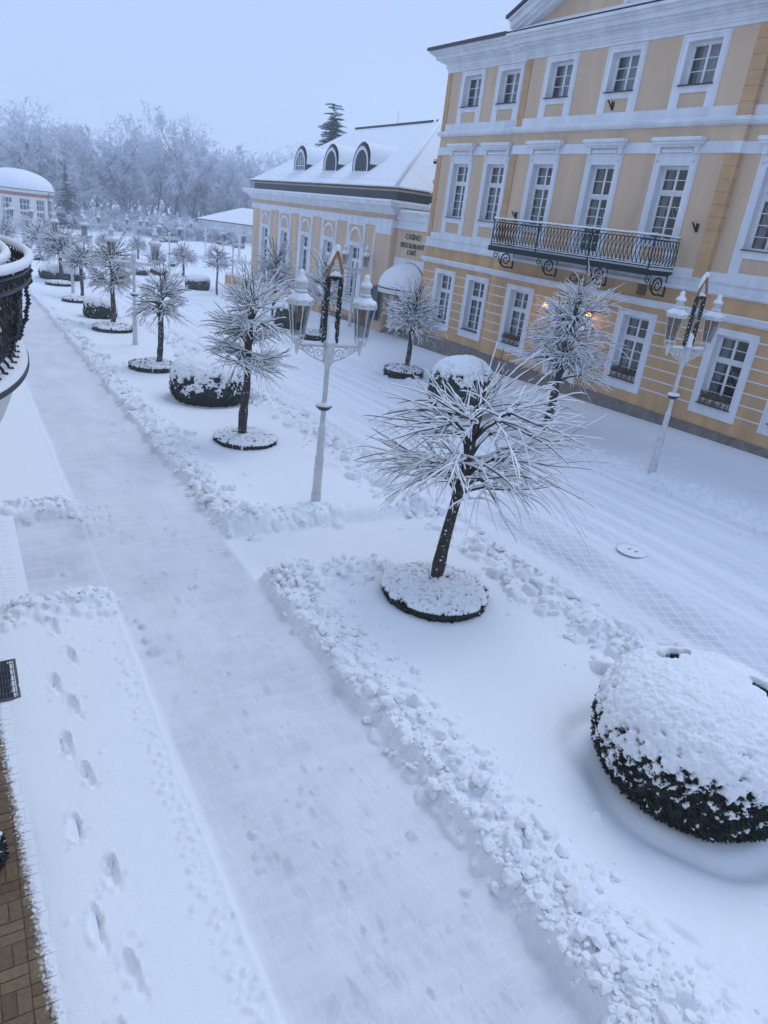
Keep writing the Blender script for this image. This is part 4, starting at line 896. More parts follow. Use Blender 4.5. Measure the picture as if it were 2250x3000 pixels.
def make_lamp(label, scroll=True, half=.645, collar=True, loc=(0, 0, 0), rz=0, group='twin-lantern lamps of the promenade'):
    t = thing('street_lamp', label, 'street lamp', loc, rz, group)
    p = MB(); p.lathe([(.105, -.25), (.105, .30), (.09, .31), (.10, .34), (.085, .37), (.092, .45), (.088, 1.0), (.098, 1.03), (.085, 1.07), (.075, 1.14), (.068, 1.62), (.075, 1.66), (.055, 1.72), (.048, 1.80), (.042, 2.84), (.055, 2.86), (.05, 2.90), (.065, 2.95), (.08, 3.0)], 14)
    for k in range(8): a = k * math.pi / 4; p.tube([(.046 * math.cos(a), .046 * math.sin(a), 1.8), (.042 * math.cos(a), .042 * math.sin(a), 2.84)], .009, 4)
    if scroll: p.box(-.085, .085, -.085, .085, 3.0, 3.34); p.box(-.10, .10, -.10, .10, 3.34, 3.37)
    else: p.lathe([(.08, 3.0), (.07, 3.2), (.075, 3.34), (.085, 3.42), (.07, 3.5), (.10, 3.56), (.09, 3.64), (.02, 3.7)], 14)
    post = p.build('post', M['lamppaint'], t)
    a = MB()
    for s in (-1, 1):
        a.tube([(s * .08, 0, 3.33), (s * half, 0, 3.33)], .024, 6, sq=1); a.tube([(s * .08, 0, 3.295), (s * (half - .05), 0, 3.295)], .012, 5)
        if scroll:
            for cx2, cz, r0, t0, t1 in ((.20, 3.17, .10, -1.0, 8.0), (.36, 3.21, .075, -.6, 7.4), (.49, 3.245, .05, -.4, 6.8)):
                a.tube([(s * (cx2 + r * math.cos(th)), 0, cz + r * math.sin(th)) for th, r in zip(np.linspace(t0, t1, 26), np.linspace(r0, .02, 26))], .014, 5)
            a.tube([(s * .09, 0, 3.0), (s * .16, 0, 3.04), (s * .26, 0, 3.07), (s * .40, 0, 3.14), (s * .52, 0, 3.22), (s * half, 0, 3.28)], .016, 6)
        else:
            a.tube([(s * .08, 0, 3.18), (s * .3, 0, 3.24), (s * (half - .1), 0, 3.28)], .016, 6)
            a.tube([(s * (half - .02 + .07 * math.cos(th)), 0, 3.2 + .07 * math.sin(th)) for th in np.linspace(0, 6.28, 13)], .014, 5)
    a.build('cross_arm', M['lamppaint'], post); sn = MB(); r = random.Random(4)
    for s in (-1, 1): sn.tube([(s * (.09 + (half - .1) * i / 12), 0, 3.362 + r.uniform(-.004, .004)) for i in range(13)], [.032 * r.uniform(.8, 1.15) for _ in range(13)], 7)
    if scroll: sn.lathe([(.11, 3.37), (.12, 3.40), (.10, 3.45), (.09, 3.55), (.10, 3.62), (.06, 3.70), (.0, 3.72)], 12)
    else: sn.lathe([(.09, 3.64), (.10, 3.68), (.07, 3.75), (.0, 3.78)], 10)
    sn.build('snow_cap', M['clump'], post, smooth=True)
    if collar:
        c = MB().lathe([(.05, 2.05), (.10, 2.06), (.17, 2.13), (.175, 2.145)], 14, (0, 0, 0), sx=1.0, sy=.8).build('collar', M['black'], t)
        MB().lathe([(.17, 2.146), (.18, 2.165), (.14, 2.20), (.06, 2.215)], 14, sy=.8).build('snow_cap', M['clump'], c, smooth=True)
    lantern(t, -half); lantern(t, half); return t
def candle(label, loc, rz):
    t = thing('candle_garland', label, 'christmas garland', loc, rz); r = random.Random(2); z0, z1, z2 = 3.38, 4.55, 5.05
    def fuzz(path, rad, m, name, col, nn_):
        q = MB(); path = [np.array(p, float) for p in path]; q.tube(path, rad * .8, 8)
        seg = [np.linalg.norm(b - a) for a, b in zip(path, path[1:])]; tot = sum(seg)
        for i in range(nn_):
            s = r.uniform(0, tot); k = 0
            while s > seg[k] and k < len(seg) - 1: s -= seg[k]; k += 1
            c = path[k] + (path[k + 1] - path[k]) * s / seg[k]; d = np.array([r.gauss(0, 1) for _ in range(3)]); d /= np.linalg.norm(d); e_ = np.cross(d, [r.gauss(0, 1) for _ in range(3)]); e_ = e_ / (np.linalg.norm(e_) + 1e-6) * .012
            tip = c + d * rad * r.uniform(.8, 1.3); q.quad(c - e_, c + e_, tip)
        return q.build(name, m, t, fix=False)
    fuzz([(-.125, 0, z0), (-.125, 0, z1), (.125, 0, z1), (.125, 0, z0)], .062, M['leaf'], 'green_garland', 0, 2200)
    fuzz([(-.125, 0, z1 + .02), (-.13, 0, z1 + .14), (-.06, 0, z1 + .33), (0, 0, z2), (.06, 0, z1 + .33), (.13, 0, z1 + .14), (.125, 0, z1 + .02)], .034, M['gold'], 'gold_garland', 0, 1100)
    sn = MB()
    for path in ([(-.12, .0, z1 + .05), (.0, .0, z1 + .085), (.12, 0, z1 + .05)], [(-.15, .02, z1 + .22), (-.06, .02, z1 + .45), (0, .02, z2 + .05), (.05, .02, z1 + .46)]): sn.tube(path, [.03] + [.05] * (len(path) - 2) + [.03], 8)
    for i in range(150):
        s = r.choice((-1, 1)); a = r.uniform(0, 6.28); z = r.uniform(z0, z1); c = (s * .125 + .06 * math.cos(a), .06 * math.sin(a), z); k = r.uniform(.008, .02); sn.lathe([(.2 * k, -k * .6), (k, 0), (.3 * k, k * .8)], 5, c)
    sn.lathe([(.05, z2 - .02), (.065, z2 + .03), (.04, z2 + .08), (0, z2 + .095)], 9); sn.build('snow_cap', M['clump'], t, smooth=True)
A5 = math.radians(-5)
Z1 = gz(6.14, 12.4); make_lamp('nearest white twin-lantern lamp with a lit-candle garland on its arm, beside the trodden path', loc=(6.06, 12.12, -.07), rz=A5)
candle('dark green candle-shaped garland with gold arched tip on the nearest lamp', (6.06, 12.12, -.07), A5)
make_lamp('white twin-lantern lamp with garland in front of the ground-floor window boxes, across the road', loc=(15.5, 11.33, .20), rz=math.radians(-4))
candle('candle-shaped garland with gold tip on the lamp before the tall house', (15.5, 11.33, .20), math.radians(-4))
lb = make_lamp('white lamp with a plain T-arm and ball finial, second along the tree row', scroll=False, half=.80, collar=True, loc=(6.18, 30.07, -.50), rz=math.radians(-12))
for lab, x, y, rz in (('white T-arm lamp third along the tree row, half hidden by a bristly crown', 6.22, 47.75, -12), ('distant T-arm lamp in front of the domed pavilion windows', 5.9, 76, -12),
                      ('pale lamp in the snowy park left of the white canopy roof', 15.6, 62.0, -10), ('lamp between a round tree and the far end of the arched hall', 20.0, 59.0, -10),
                      ('small far lamp beside the snow mound in the park', 21.8, 94.0, -10), ('small far lamp in front of the dark hedge of the wood', 28.6, 105, -20), ('tiny far lamp at the foot of the frosted wood right of the conifer', 22.6, 140, -10),
                      ('far lamp showing only its lanterns above the park shrubs', 19.0, 92, -30), ('small far lamp behind the third T-arm lamp', 13.0, 84, 10)):
    o = dup(lb, loc=(x, y, zf(x, y) - .02), rz=math.radians(rz)); o['label'] = lab
lc = make_lamp('white scroll-arm lamp without garland in front of the arched hall windows', collar=False, loc=(20.0, 37.6, zf(20, 37.6) - .06), rz=math.radians(-8))

# ================================================================== CLIPPED TREES
def rot_z(v, a): c, s = math.cos(a), math.sin(a); return np.array([v[0] * c - v[1] * s, v[0] * s + v[1] * c, v[2]])
def pollard(label, loc, H, trunk, hubs, seed, lean=(0, 0), r0=.11, tw=1.0, sub=3, group='pollarded trees of the promenade', nseg=7, snow=1.0, twr=.0075, kink=.10):
    """hubs: (dx,dy,z, n shoots, length, mean elevation, spread, droop)"""
    r = np.random.default_rng(seed); t = thing('pollarded_tree', label, 'tree', loc, 0, group)
    tk = MB(); zs = np.linspace(-.15, trunk, 10)
    def ax(z): return np.array([lean[0] * z + .02 * math.sin(z * 3 + seed), lean[1] * z + .02 * math.cos(z * 2.3 + seed), z])
    tk.tube([ax(z) for z in zs], [r0 * (1.25 if i == 0 else 1.12 - .35 * i / 9) * (1 + .06 * r.normal()) for i, z in enumerate(zs)], 10)
    top = ax(trunk); zt = max(h[2] for h in hubs); tk.tube([top, (top + ax(zt)) / 2, ax(zt)], [r0 * .75, r0 * .6, r0 * .42], 8)
    cr = MB(); sn = MB()
    # snow and ice stuck to the weather side of the trunk
    for i in range(int(60 * tw)):
        z = r.uniform(0, trunk); a = r.normal(-2.0, .9); c = ax(z) + np.array([math.cos(a), math.sin(a), 0]) * r0 * (1.06 - .3 * z / trunk); k = r.uniform(.005, .024) * min(1, tw) * r.uniform(.5, 1.2); sn.lathe([(.3 * k, -k * .5), (k, 0), (.4 * k, k * .6)], 5, tuple(c))
    def shoot(p, d, L, rad, droop, depth):
        n = nseg if depth == 0 else max(4, nseg - 2); pts = [p]; d = d / np.linalg.norm(d); wv = r.normal(0, 2.2 * kink, 3)
        for i in range(n):
            f = (i + 1) / n; d = d + np.array([0, 0, -droop * f / n * 1.6]) + r.normal(0, kink * (1 if depth == 0 else 1.15), 3) + wv / n; d = d / np.linalg.norm(d); pts.append(pts[-1] + d * L / n)
        rd = [rad * (1.35 if depth == 0 else 1.0) * (1.0 - .66 * i / n) for i in range(n + 1)]; cr.tube(pts, rd, 4 if depth == 0 else 3, cap=False)
        run = []; rr = []
        def flush():
            nonlocal run, rr
            if len(run) > 1: rr[0] *= .4; rr[-1] *= .35; sn.tube(run, rr, 5, cap=True)
            run, rr = [], []
        for i in range(n):
            for q in (0, .5):
                c = pts[i] * (1 - q) + pts[i + 1] * q; dv = (pts[i + 1] - pts[i]) / (L / n); hz = math.sqrt(max(0, 1 - dv[2] ** 2))
                if hz < .45 or r.random() < .045: flush(); continue
                k = snow * (.0070 + .0075 * hz) * r.uniform(.65, 1.2) * (1.4 - .65 * (i + q) / n) * (1 if depth == 0 else .85); run.append(c + np.array([0, 0, rd[i] * .9 + k * .85])); rr.append(k)
        c = pts[-1]; run.append(c + np.array([0, 0, .004])); rr.append(.004 * tw); flush()
        if depth == 0:        # forks: long shoots fan out from the first third of the limb
            for j in range(sub):
                i = int(r.integers(1, max(2, n // 2 + 1))); dv = pts[i + 1] - pts[i]; dv = dv / np.linalg.norm(dv); sd = np.cross(dv, [0, 0, 1]); sd = sd / (np.linalg.norm(sd) + 1e-6) * r.choice([-1, 1])
                shoot(pts[i], dv + sd * r.uniform(.15, .75) + np.array([0, 0, r.normal(.05, .28)]), L * r.uniform(.35, .8), rad * .62, droop * r.uniform(.5, 1.1), 1)
    for hx, hy, hz_, n, L, el, sp, dr in hubs:
        c0 = ax(min(hz_ * .93, zt)); c = ax(hz_) + np.array([hx, hy, 0]); 
        if hx or hy:
            tk.tube([ax(max(trunk * .9, hz_ - .45)), c0 * .5 + c * .5 + np.array([0, 0, -.05]), c], [r0 * .32, r0 * .27, r0 * .22], 6); lm = c0 * .5 + c * .5 + np.array([0, 0, -.05]); up_ = np.array([0, 0, r0 * .26]); sn.tube([lm * .7 + ax(max(trunk * .9, hz_ - .45)) * .3 + up_, lm + up_, lm * .5 + c * .5 + up_ * 1.1, c + up_ * 1.2], [r0 * .14, r0 * .25, r0 * .27, r0 * .2], 6)
        kn = r.uniform(.7, 1.15); tk.lathe([(r0 * .2 * kn, -r0 * .5), (r0 * .45 * kn, -r0 * .2), (r0 * .5 * kn, r0 * .1), (r0 * .2 * kn, r0 * .4)], 8, tuple(c))
        sn.lathe([(r0 * .5, r0 * .1), (r0 * .55, r0 * .35), (r0 * .3, r0 * .65), (0, r0 * .75)], 8, tuple(c))
        for i in range(int(round(n * .52))):
            a = r.uniform(0, 2 * math.pi)
            if hx or hy: a = math.atan2(hy, hx) + r.normal(0, 1.0)
            e_ = el + r.normal(0, sp); d = np.array([math.cos(a) * math.cos(e_), math.sin(a) * math.cos(e_), math.sin(e_)])
            shoot(c + r.normal(0, r0 * .25, 3), d, L * r.uniform(.6, 1.12), twr * tw * r.uniform(.7, 1.35), dr * (r.uniform(.4, 1.6) if r.random() > .22 else -.35), 0)
    k = MB(); tko = tk.build('trunk', M['bark'], t, smooth=True); cro = cr.build('crown', M['twig'], t, smooth=True, fix=False); sn.build('snow_cap', M['clump'], t, smooth=True, fix=False)['kind'] = 'stuff'
    return t
def ring(n, rad, z, ns, L, el, sp, dr, a0=0.0): return [(rad * math.cos(a0 + 2 * math.pi * i / n), rad * math.sin(a0 + 2 * math.pi * i / n), z, ns, L, el, sp, dr) for i in range(n)]
def rhubs(seed, n, ra, rb, za, zb, ns, L, el, sp, dr):
    r = random.Random(seed); o = []
    for i in range(n): a = 6.283 * (i + r.uniform(-.35, .35)) / n; q = r.uniform(ra, rb); o.append((q * math.cos(a), q * math.sin(a), r.uniform(za, zb), ns, L * r.uniform(.75, 1.15), el + r.uniform(-.15, .15), sp, dr * r.uniform(.5, 1.3)))
    return o
# the big near tree: two storeys of drooping shoots
pollard('nearest leaning pollarded tree with two tiers of long snowy shoots', (6.39, 8.19, zf(6.4, 8.2) - .06), 3.9, 1.95,
        rhubs(1, 11, .18, .62, 2.0, 2.6, 9, 1.72, .06, .30, .62) + rhubs(2, 8, .10, .45, 2.7, 3.2, 9, 1.5, .08, .32, .55) + [(0, 0, 3.15, 9, .95, 1.0, .35, .15)], 21, lean=(.16, .05), r0=.108, sub=4, nseg=8, twr=.0085, kink=.06)
pollard('dark-trunked tree with spiky fountain top left of the garlanded lamp', (6.03, 16.6, zf(6.03, 16.6) + .0), 4.7, 1.9,
        rhubs(3, 8, .15, .5, 1.95, 2.4, 15, 1.0, .0, .36, .6) + rhubs(4, 7, .12, .4, 2.55, 3.1, 15, 1.0, .12, .4, .5) + rhubs(5, 4, .05, .25, 3.2, 3.5, 15, 1.05, .5, .4, .4) + [(0, 0, 3.4, 24, 1.25, 1.05, .3, .2)], 22, kink=.08, lean=(.03, 0), r0=.115, tw=1.15, twr=.009, snow=1.15)
pollard('tree with upswept brush crown behind the long clipped bush', (6.08, 25.5, zf(6.1, 25.5) - .03), 3.9, 1.85,
        rhubs(10, 7, .15, .5, 1.95, 2.4, 18, .9, .05, .42, .4) + rhubs(11, 5, .1, .35, 2.4, 2.8, 18, .95, .35, .4, .2) + [(0, 0, 2.75, 44, 1.1, .95, .38, .1)], 23, lean=(.02, 0), r0=.11, tw=1.4, sub=2, nseg=6, snow=1.25, twr=.0085)
pollard('broad flat-tiered tree beside the second lamp', (6.27, 35.2, zf(6.3, 35.2) - .03), 4.1, 1.9,
        rhubs(12, 7, .15, .5, 1.95, 2.5, 20, 1.05, .05, .4, .5) + rhubs(13, 6, .1, .4, 2.6, 3.1, 20, 1.0, .15, .42, .4) + rhubs(14, 3, .0, .2, 3.2, 3.4, 18, 1.0, .6, .4, .3), 24, r0=.12, tw=1.6, nseg=5, snow=1.5, twr=.009)
pollard('slim globe-headed tree left of the second clipped bush', (6.47, 45.9, zf(6.5, 45.9) - .03), 3.3, 1.75, ring(5, .2, 2.0, 30, 1.0, .15, .55, .4) + [(0, 0, 2.4, 70, 1.05, .6, .5, .35)], 25, r0=.10, tw=1.9, nseg=5, sub=2, snow=1.8, twr=.009)
pollard('wide bristling tree standing over the third lamp', (6.46, 54.9, zf(6.5, 54.9) - .03), 3.9, 1.8, ring(5, .3, 2.1, 34, 1.6, .1, .4, .4) + ring(4, .2, 2.6, 30, 1.5, .35, .45, .4) + [(0, 0, 2.8, 50, 1.3, .8, .4, .3)], 26, r0=.13, tw=2.2, nseg=5, sub=2, snow=2.0, twr=.009)
gl = pollard('round tree between the far shrubs near the iron balcony rail', (7.0, 74.0, zf(7, 74) - .03), 3.4, 1.5, ring(5, .25, 1.8, 34, 1.45, .1, .5, .3) + [(0, 0, 2.1, 90, 1.4, .7, .5, .3)], 27, r0=.13, tw=2.4, nseg=4, sub=2, snow=2.4, twr=.009)
for lab, x, y, s, rz in (('small round tree farthest left at the edge of the park', 5.1, 86, .95, 1.0), ('small round tree behind the wide bristling one', 7.96, 78.3, .75, 2.0),
                         ('round snowy tree alone on the park lawn left of the white canopy', 18.2, 67.3, .86, 2.6), ('small dark-stemmed round tree above the second lamp', 18.6, 88, .80, 3.7),
                         ('thin young round tree near the lamp with the ball finial', 16.4, 69.5, .62, 5.0), ('low spreading snowy tree under the conifer', 13.4, 92, .75, .4), ('low spreading snowy tree right of the conifer', 16.2, 96, .7, 4.4),
                         ('round tree half hidden by the domed pavilion wall', 10.6, 102, .9, 1.9), ('round tree in front of the domed pavilion windows', 8.2, 98, .95, 2.9)):
    o = dup(gl, loc=(x, y, zf(x, y) - .04), rz=rz, sc=s); o['label'] = lab
pollard('thin-stemmed tree with airy crown in front of the terrace wall', (16.51, 52.03, zf(16.5, 52) - .04), 3.8, 1.75, ring(4, .25, 2.1, 24, .85, .1, .4, .4) + ring(4, .2, 2.6, 20, .85, .3, .4, .4) + [(0, 0, 2.9, 26, .9, .8, .4, .3)], 28, r0=.075, tw=1.9, nseg=5, sub=2, snow=1.7, twr=.008)
pollard('dense tall-crowned tree against the far arched windows', (16.4, 40.6, zf(16.4, 40.6) - .04), 4.7, 1.9, ring(5, .3, 2.1, 36, 1.25, .15, .45, .4) + ring(4, .25, 2.7, 34, 1.25, .45, .45, .3) + [(0, 0, 3.1, 80, 1.5, .95, .35, .25)], 29, r0=.12, tw=1.7, nseg=5, sub=2, snow=1.35, twr=.009)
pollard('tree behind the garlanded lamp with upright twigs against the hall', (15.8, 32.6, zf(15.8, 32.6) - .04), 4.6, 1.9, ring(5, .3, 2.1, 26, 1.25, .1, .4, .4) + ring(4, .2, 2.7, 20, 1.2, .5, .4, .3) + [(0, 0, 3.0, 50, 1.6, 1.05, .3, .2)], 30, r0=.12, tw=1.5, nseg=6, sub=2, snow=1.25, twr=.0085)
pollard('dome-crowned tree in front of the entrance canopy', (15.64, 24.1, zf(15.6, 24.1) - .04), 4.1, 1.75, rhubs(15, 9, .2, .55, 1.85, 2.2, 24, 1.15, .05, .4, .4) + rhubs(16, 7, .15, .45, 2.3, 2.7, 22, 1.1, .35, .45, .3) + [(0, 0, 2.7, 60, 1.25, .95, .4, .15)], 31, lean=(.03, 0), r0=.11, tw=1.3, nseg=6, sub=2, snow=1.25, twr=.0085)
pollard('large shaggy tree hiding the street door under the green balcony', (15.4, 15.4, zf(15.4, 15.4) - .04), 4.9, 1.75, rhubs(6, 9, .2, .6, 1.9, 2.4, 15, 1.4, .05, .4, .6) + rhubs(7, 8, .15, .5, 2.6, 3.2, 15, 1.35, .12, .42, .55) + rhubs(8, 6, .1, .4, 3.3, 3.75, 14, 1.25, .25, .42, .5) + rhubs(9, 3, .0, .15, 3.8, 4.0, 14, 1.2, .6, .4, .4) + [(0, 0, 3.95, 12, 1.1, 1.0, .35, .2)], 32, kink=.085, lean=(.05, 0), r0=.13, sub=3, nseg=7, snow=1.1, tw=1.0, twr=.0085)

# ================================================================== CLIPPED EVERGREENS UNDER SNOW
def evergreen(name, label, cat, loc, prof, seed, nv=90, nu=170, thr=.28, amp=.09, lump=7.0, leafn=2600, ls=.035, group=None, sx=1, sy=1, holes=(), rz=0, spk=0, pat=1.0):
    """prof(v) -> (rho, z) from foot (v=0) to crown (v=1). Dark leafy body plus a lumpy snow blanket."""
    t = thing(name, label, cat, loc, rz, group); v = np.linspace(0, 1, nv); R_ = np.array([prof(q) for q in v]); dr = np.gradient(R_, axis=0)
    nl = np.hypot(dr[:, 0], dr[:, 1]) + 1e-9; nr, nz = dr[:, 1] / nl, -dr[:, 0] / nl
    ph = np.linspace(0, 2 * math.pi, nu, endpoint=False); PH, V = np.meshgrid(ph, v); rho = R_[:, 0][:, None] + 0 * PH; z = R_[:, 1][:, None] + 0 * PH; NR = nr[:, None] + 0 * PH; NZ = nz[:, None] + 0 * PH
    C, S = np.cos(PH), np.sin(PH); X, Y = rho * C * sx, rho * S * sy
    so = seed * 13.7; big = fbm(X * 1.6 + so, Y * 1.6, z * 1.6, o=3, seed=seed); fine = fbm(X * lump + so, Y * lump, z * lump, o=3, seed=seed + 1); fin2 = fbm(X * lump * 3 + so, Y * lump * 3, z * lump * 3, o=2, seed=seed + 2)
    body = .05 * big + .022 * fine + .015 * fin2; fade = np.clip(rho / .12, 0, 1)
    bx, by, bz = X + NR * C * body, Y + NR * S * body, z + NZ * body * fade
    bo = grid_mesh('foliage', bx, by, bz, M['leaf'], t, wrap=True)
    r = np.random.default_rng(seed); q = MB(); m = leafn
    iv = r.integers(0, nv - 1, m); iu = r.integers(0, nu, m)
    for a, b in zip(iv, iu):
        c = np.array([bx[a, b], by[a, b], bz[a, b]]); nrm = np.array([NR[a, b] * C[a, b], NR[a, b] * S[a, b], NZ[a, b]]); d = nrm + r.normal(0, .6, 3) + np.array([0, 0, .25]); d /= np.linalg.norm(d); s_ = np.cross(d, r.normal(0, 1, 3)); s_ = s_ / (np.linalg.norm(s_) + 1e-9); L = ls * r.uniform(.6, 1.5)
        q.quad(c - nrm * .01 - s_ * L * .28, c + d * L * .55 - s_ * L * .30, c + d * L, c + d * L * .5 + s_ * L * .32, c - nrm * .01 + s_ * L * .28)
    q.build('leaf', M['leaf'], bo, fix=False)['kind'] = 'stuff'
    cov = NZ + (.55 * fine + .26 * big + .30 * fin2) * (1 + (pat - 1) * np.clip(1.25 - NZ, 0, 1)) - thr
    side = np.clip(1.1 - np.abs(NZ) * 1.1, 0, 1) * sstep(-.35, .75, z / max(R_[-1, 1], .1) + .5 * big)
    cov = np.maximum(cov - .35 * np.clip(fin2 - .3, 0, 1), (fbm(X * lump * 2.1 + so + 9, Y * lump * 2.1, z * lump * 2.1, o=2, seed=seed + 9) - .72 + .46 * side) * 1.3 * (side > .02))
    if spk:      # speckle of bare tips across the crown
        cov = cov - spk * np.clip(fbm(X * lump * 1.7 + 5, Y * lump * 1.7, o=2, seed=seed + 7) - .12, 0, 1)
    for hx, hy, hr in holes: cov = cov - 2.2 * np.exp(-((X - hx) ** 2 + (Y - hy) ** 2) / hr ** 2 * (1 + .5 * fine)) * (NZ > 0)
    covs = np.clip(NZ + .26 * big - thr * .6, 0, 1); th = np.where(cov > 0, .012 + amp * covs ** .6 * sstep(0, .35, cov) + .030 * ((fine + .6 * fin2) * np.clip(1.02 - NZ, .07, 1)) * np.clip(cov * 4, 0, 1), -.055 + np.clip(cov, -.2, 0) * .2)
    th = np.maximum(th, -.08); d_ = body + th
    grid_mesh('snow_cap', X + NR * C * d_, Y + NR * S * d_, z + NZ * d_ * fade + np.where(fade < 1, (1 - fade) * (amp + .02), 0), M['clump'], t, wrap=True)['kind'] = 'stuff'
    return t
def globe(R, H, foot=.42, ex=2.4):
    """squashed clipped globe, cut off at the ground"""
    def f(v):
        a = -math.pi * .5 * .62 + v * (math.pi * .5 * 1.62); zc = H * foot
        c, s = math.cos(a), math.sin(a); rr = R * abs(c) ** (2 / ex) * (1 if c >= 0 else 0); zz = zc + (H - zc if s > 0 else zc * 1.25) * math.copysign(abs(s) ** (2 / ex), s); return max(rr, .002), zz
    return f
def disc(R, h):
    def f(v):
        if v < .22: return R * (.94 + .06 * v / .22), -.06 + (h + .0) * v / .22 * .85
        q = (v - .22) / .78; a = q * math.pi / 2; return max(R * math.cos(a) ** .55, .002) if q < 1 else .002, h * .79 + .16 * h + h * .18 * math.sin(a)
    return f
BG = 'clipped evergreen bushes of the promenade'
evergreen('clipped_bush', 'huge snow-capped clipped globe bush nearest the camera, with two dark holes in its snow', 'bush', (*BUSH1, zf(*BUSH1) - .05), globe(1.14, 1.40, foot=.5, ex=2.2), 3, nv=260, nu=620, thr=.10, pat=1.7, amp=.10, lump=8.5, leafn=22000, ls=.045, group=BG, holes=((-.05, .58, .09), (.04, .60, .08), (.40, -.18, .10), (.50, -.29, .12), (.60, -.38, .09), (.16, .55, .07)))
evergreen('clipped_bush', 'clipped bush behind the leaning near tree, in front of the tall house', 'bush', (14.15, 18.3, zf(14.2, 18.3) - .06), globe(1.08, 1.75), 4, nv=120, nu=240, thr=.30, lump=7, leafn=4500, ls=.05, group=BG)
evergreen('clipped_bush', 'broad dark drum-shaped bush left of the spiky fountain tree', 'bush', (6.5, 21.0, zf(6.5, 21) - .06), globe(1.16, 1.38, ex=2.5), 5, nv=130, nu=260, thr=.16, lump=6.0, pat=1.6, leafn=7000, ls=.05, group=BG)
evergreen('clipped_bush', 'dark rounded bush beside the flat-tiered tree', 'bush', (6.15, 38.0, zf(6.1, 38) - .06), globe(.76, 1.08, ex=2.5), 6, nv=90, nu=170, thr=.20, lump=5.5, leafn=3500, ls=.06, group=BG)
evergreen('clipped_bush', 'wide low bush under the wide bristling tree', 'bush', (6.75, 56.9, zf(6.7, 57) - .06), globe(1.5, 1.1, ex=2.5), 7, nv=80, nu=160, thr=.20, lump=4.5, leafn=3500, ls=.07, group=BG)
evergreen('clipped_bush', 'dark bush on the road side beyond the upswept tree', 'bush', (16.1, 55.5, zf(16, 55.5) - .06), globe(.9, 1.05, ex=2.8), 8, nv=70, nu=140, thr=.20, lump=5, leafn=2000, ls=.07, group=BG)
evergreen('clipped_bush', 'dark bush behind the left lantern of the garlanded lamp', 'bush', (15.6, 36.3, zf(15.6, 36) - .06), globe(.85, 1.55), 9, nv=80, nu=150, thr=.20, lump=5, leafn=2500, ls=.06, group=BG)
b0 = evergreen('shrub', 'loose snowy shrub just right of the iron balcony rail', 'shrub', (6.4, 73.2, zf(6.4, 73) - .06), globe(.8, .8, ex=2.0), 10, nv=60, nu=110, thr=.40, lump=4.5, leafn=1200, ls=.10)
for lab, x, y, s in (('small shrub at the foot of the third lamp', 6.9, 90, 1.0), ('dark shrub below the small round tree farthest left', 5.3, 92, 1.0), ('low shrub on the lawn above the second lamp', 14.2, 66, .8), ('second low shrub on the lawn, right of its twin', 15.9, 67, .85), ('little shrub standing alone on the park snow', 20.4, 80, .5)):
    o = dup(b0, loc=(x, y, zf(x, y)), sc=s, rz=x); o['label'] = lab
DG = 'round box beds at the feet of the trees'
evergreen('box_bed', 'large round box bed under the nearest leaning tree', 'flower bed', (6.26, 7.93, zf(6.3, 7.9) + .06), disc(.84, .17), 13, nv=120, nu=380, thr=.25, amp=.05, lump=13, leafn=9000, ls=.032, group=DG, spk=2.2)
evergreen('box_bed', 'round box bed under the dark-trunked spiky tree', 'flower bed', (6.06, 16.43, zf(6.1, 16.4) + .04), disc(.78, .15), 14, nv=80, nu=240, thr=.28, amp=.05, lump=10, leafn=4000, ls=.045, group=DG, spk=2.2)
for lab, x, y, R, sd in (('round box bed under the upswept brush tree', 5.78, 25.3, .76, 15), ('round box bed under the broad flat-tiered tree', 5.98, 33.7, .84, 16), ('round box bed under the slim globe-headed tree', 5.88, 43.6, .75, 17), ('round box bed under the wide bristling tree', 6.05, 52.3, .85, 18), ('round box bed under the dome-crowned tree by the entrance', 15.25, 23.65, .78, 19), ('round box bed under the tree behind the garlanded lamp', 15.5, 32.7, .76, 20)):
    evergreen('box_bed', lab, 'flower bed', (x, y, zf(x, y) + .03), disc(R, .22), sd, nv=50, nu=120, thr=.35, amp=.06, lump=8, leafn=1500, ls=.07, group=DG, spk=1.8)
evergreen('box_ball', 'small dark box ball on the brick paving', 'bush', (-.27, 5.22, .02), globe(.19, .34), 33, nv=40, nu=70, thr=.75, amp=.02, lump=14, leafn=700, ls=.03)
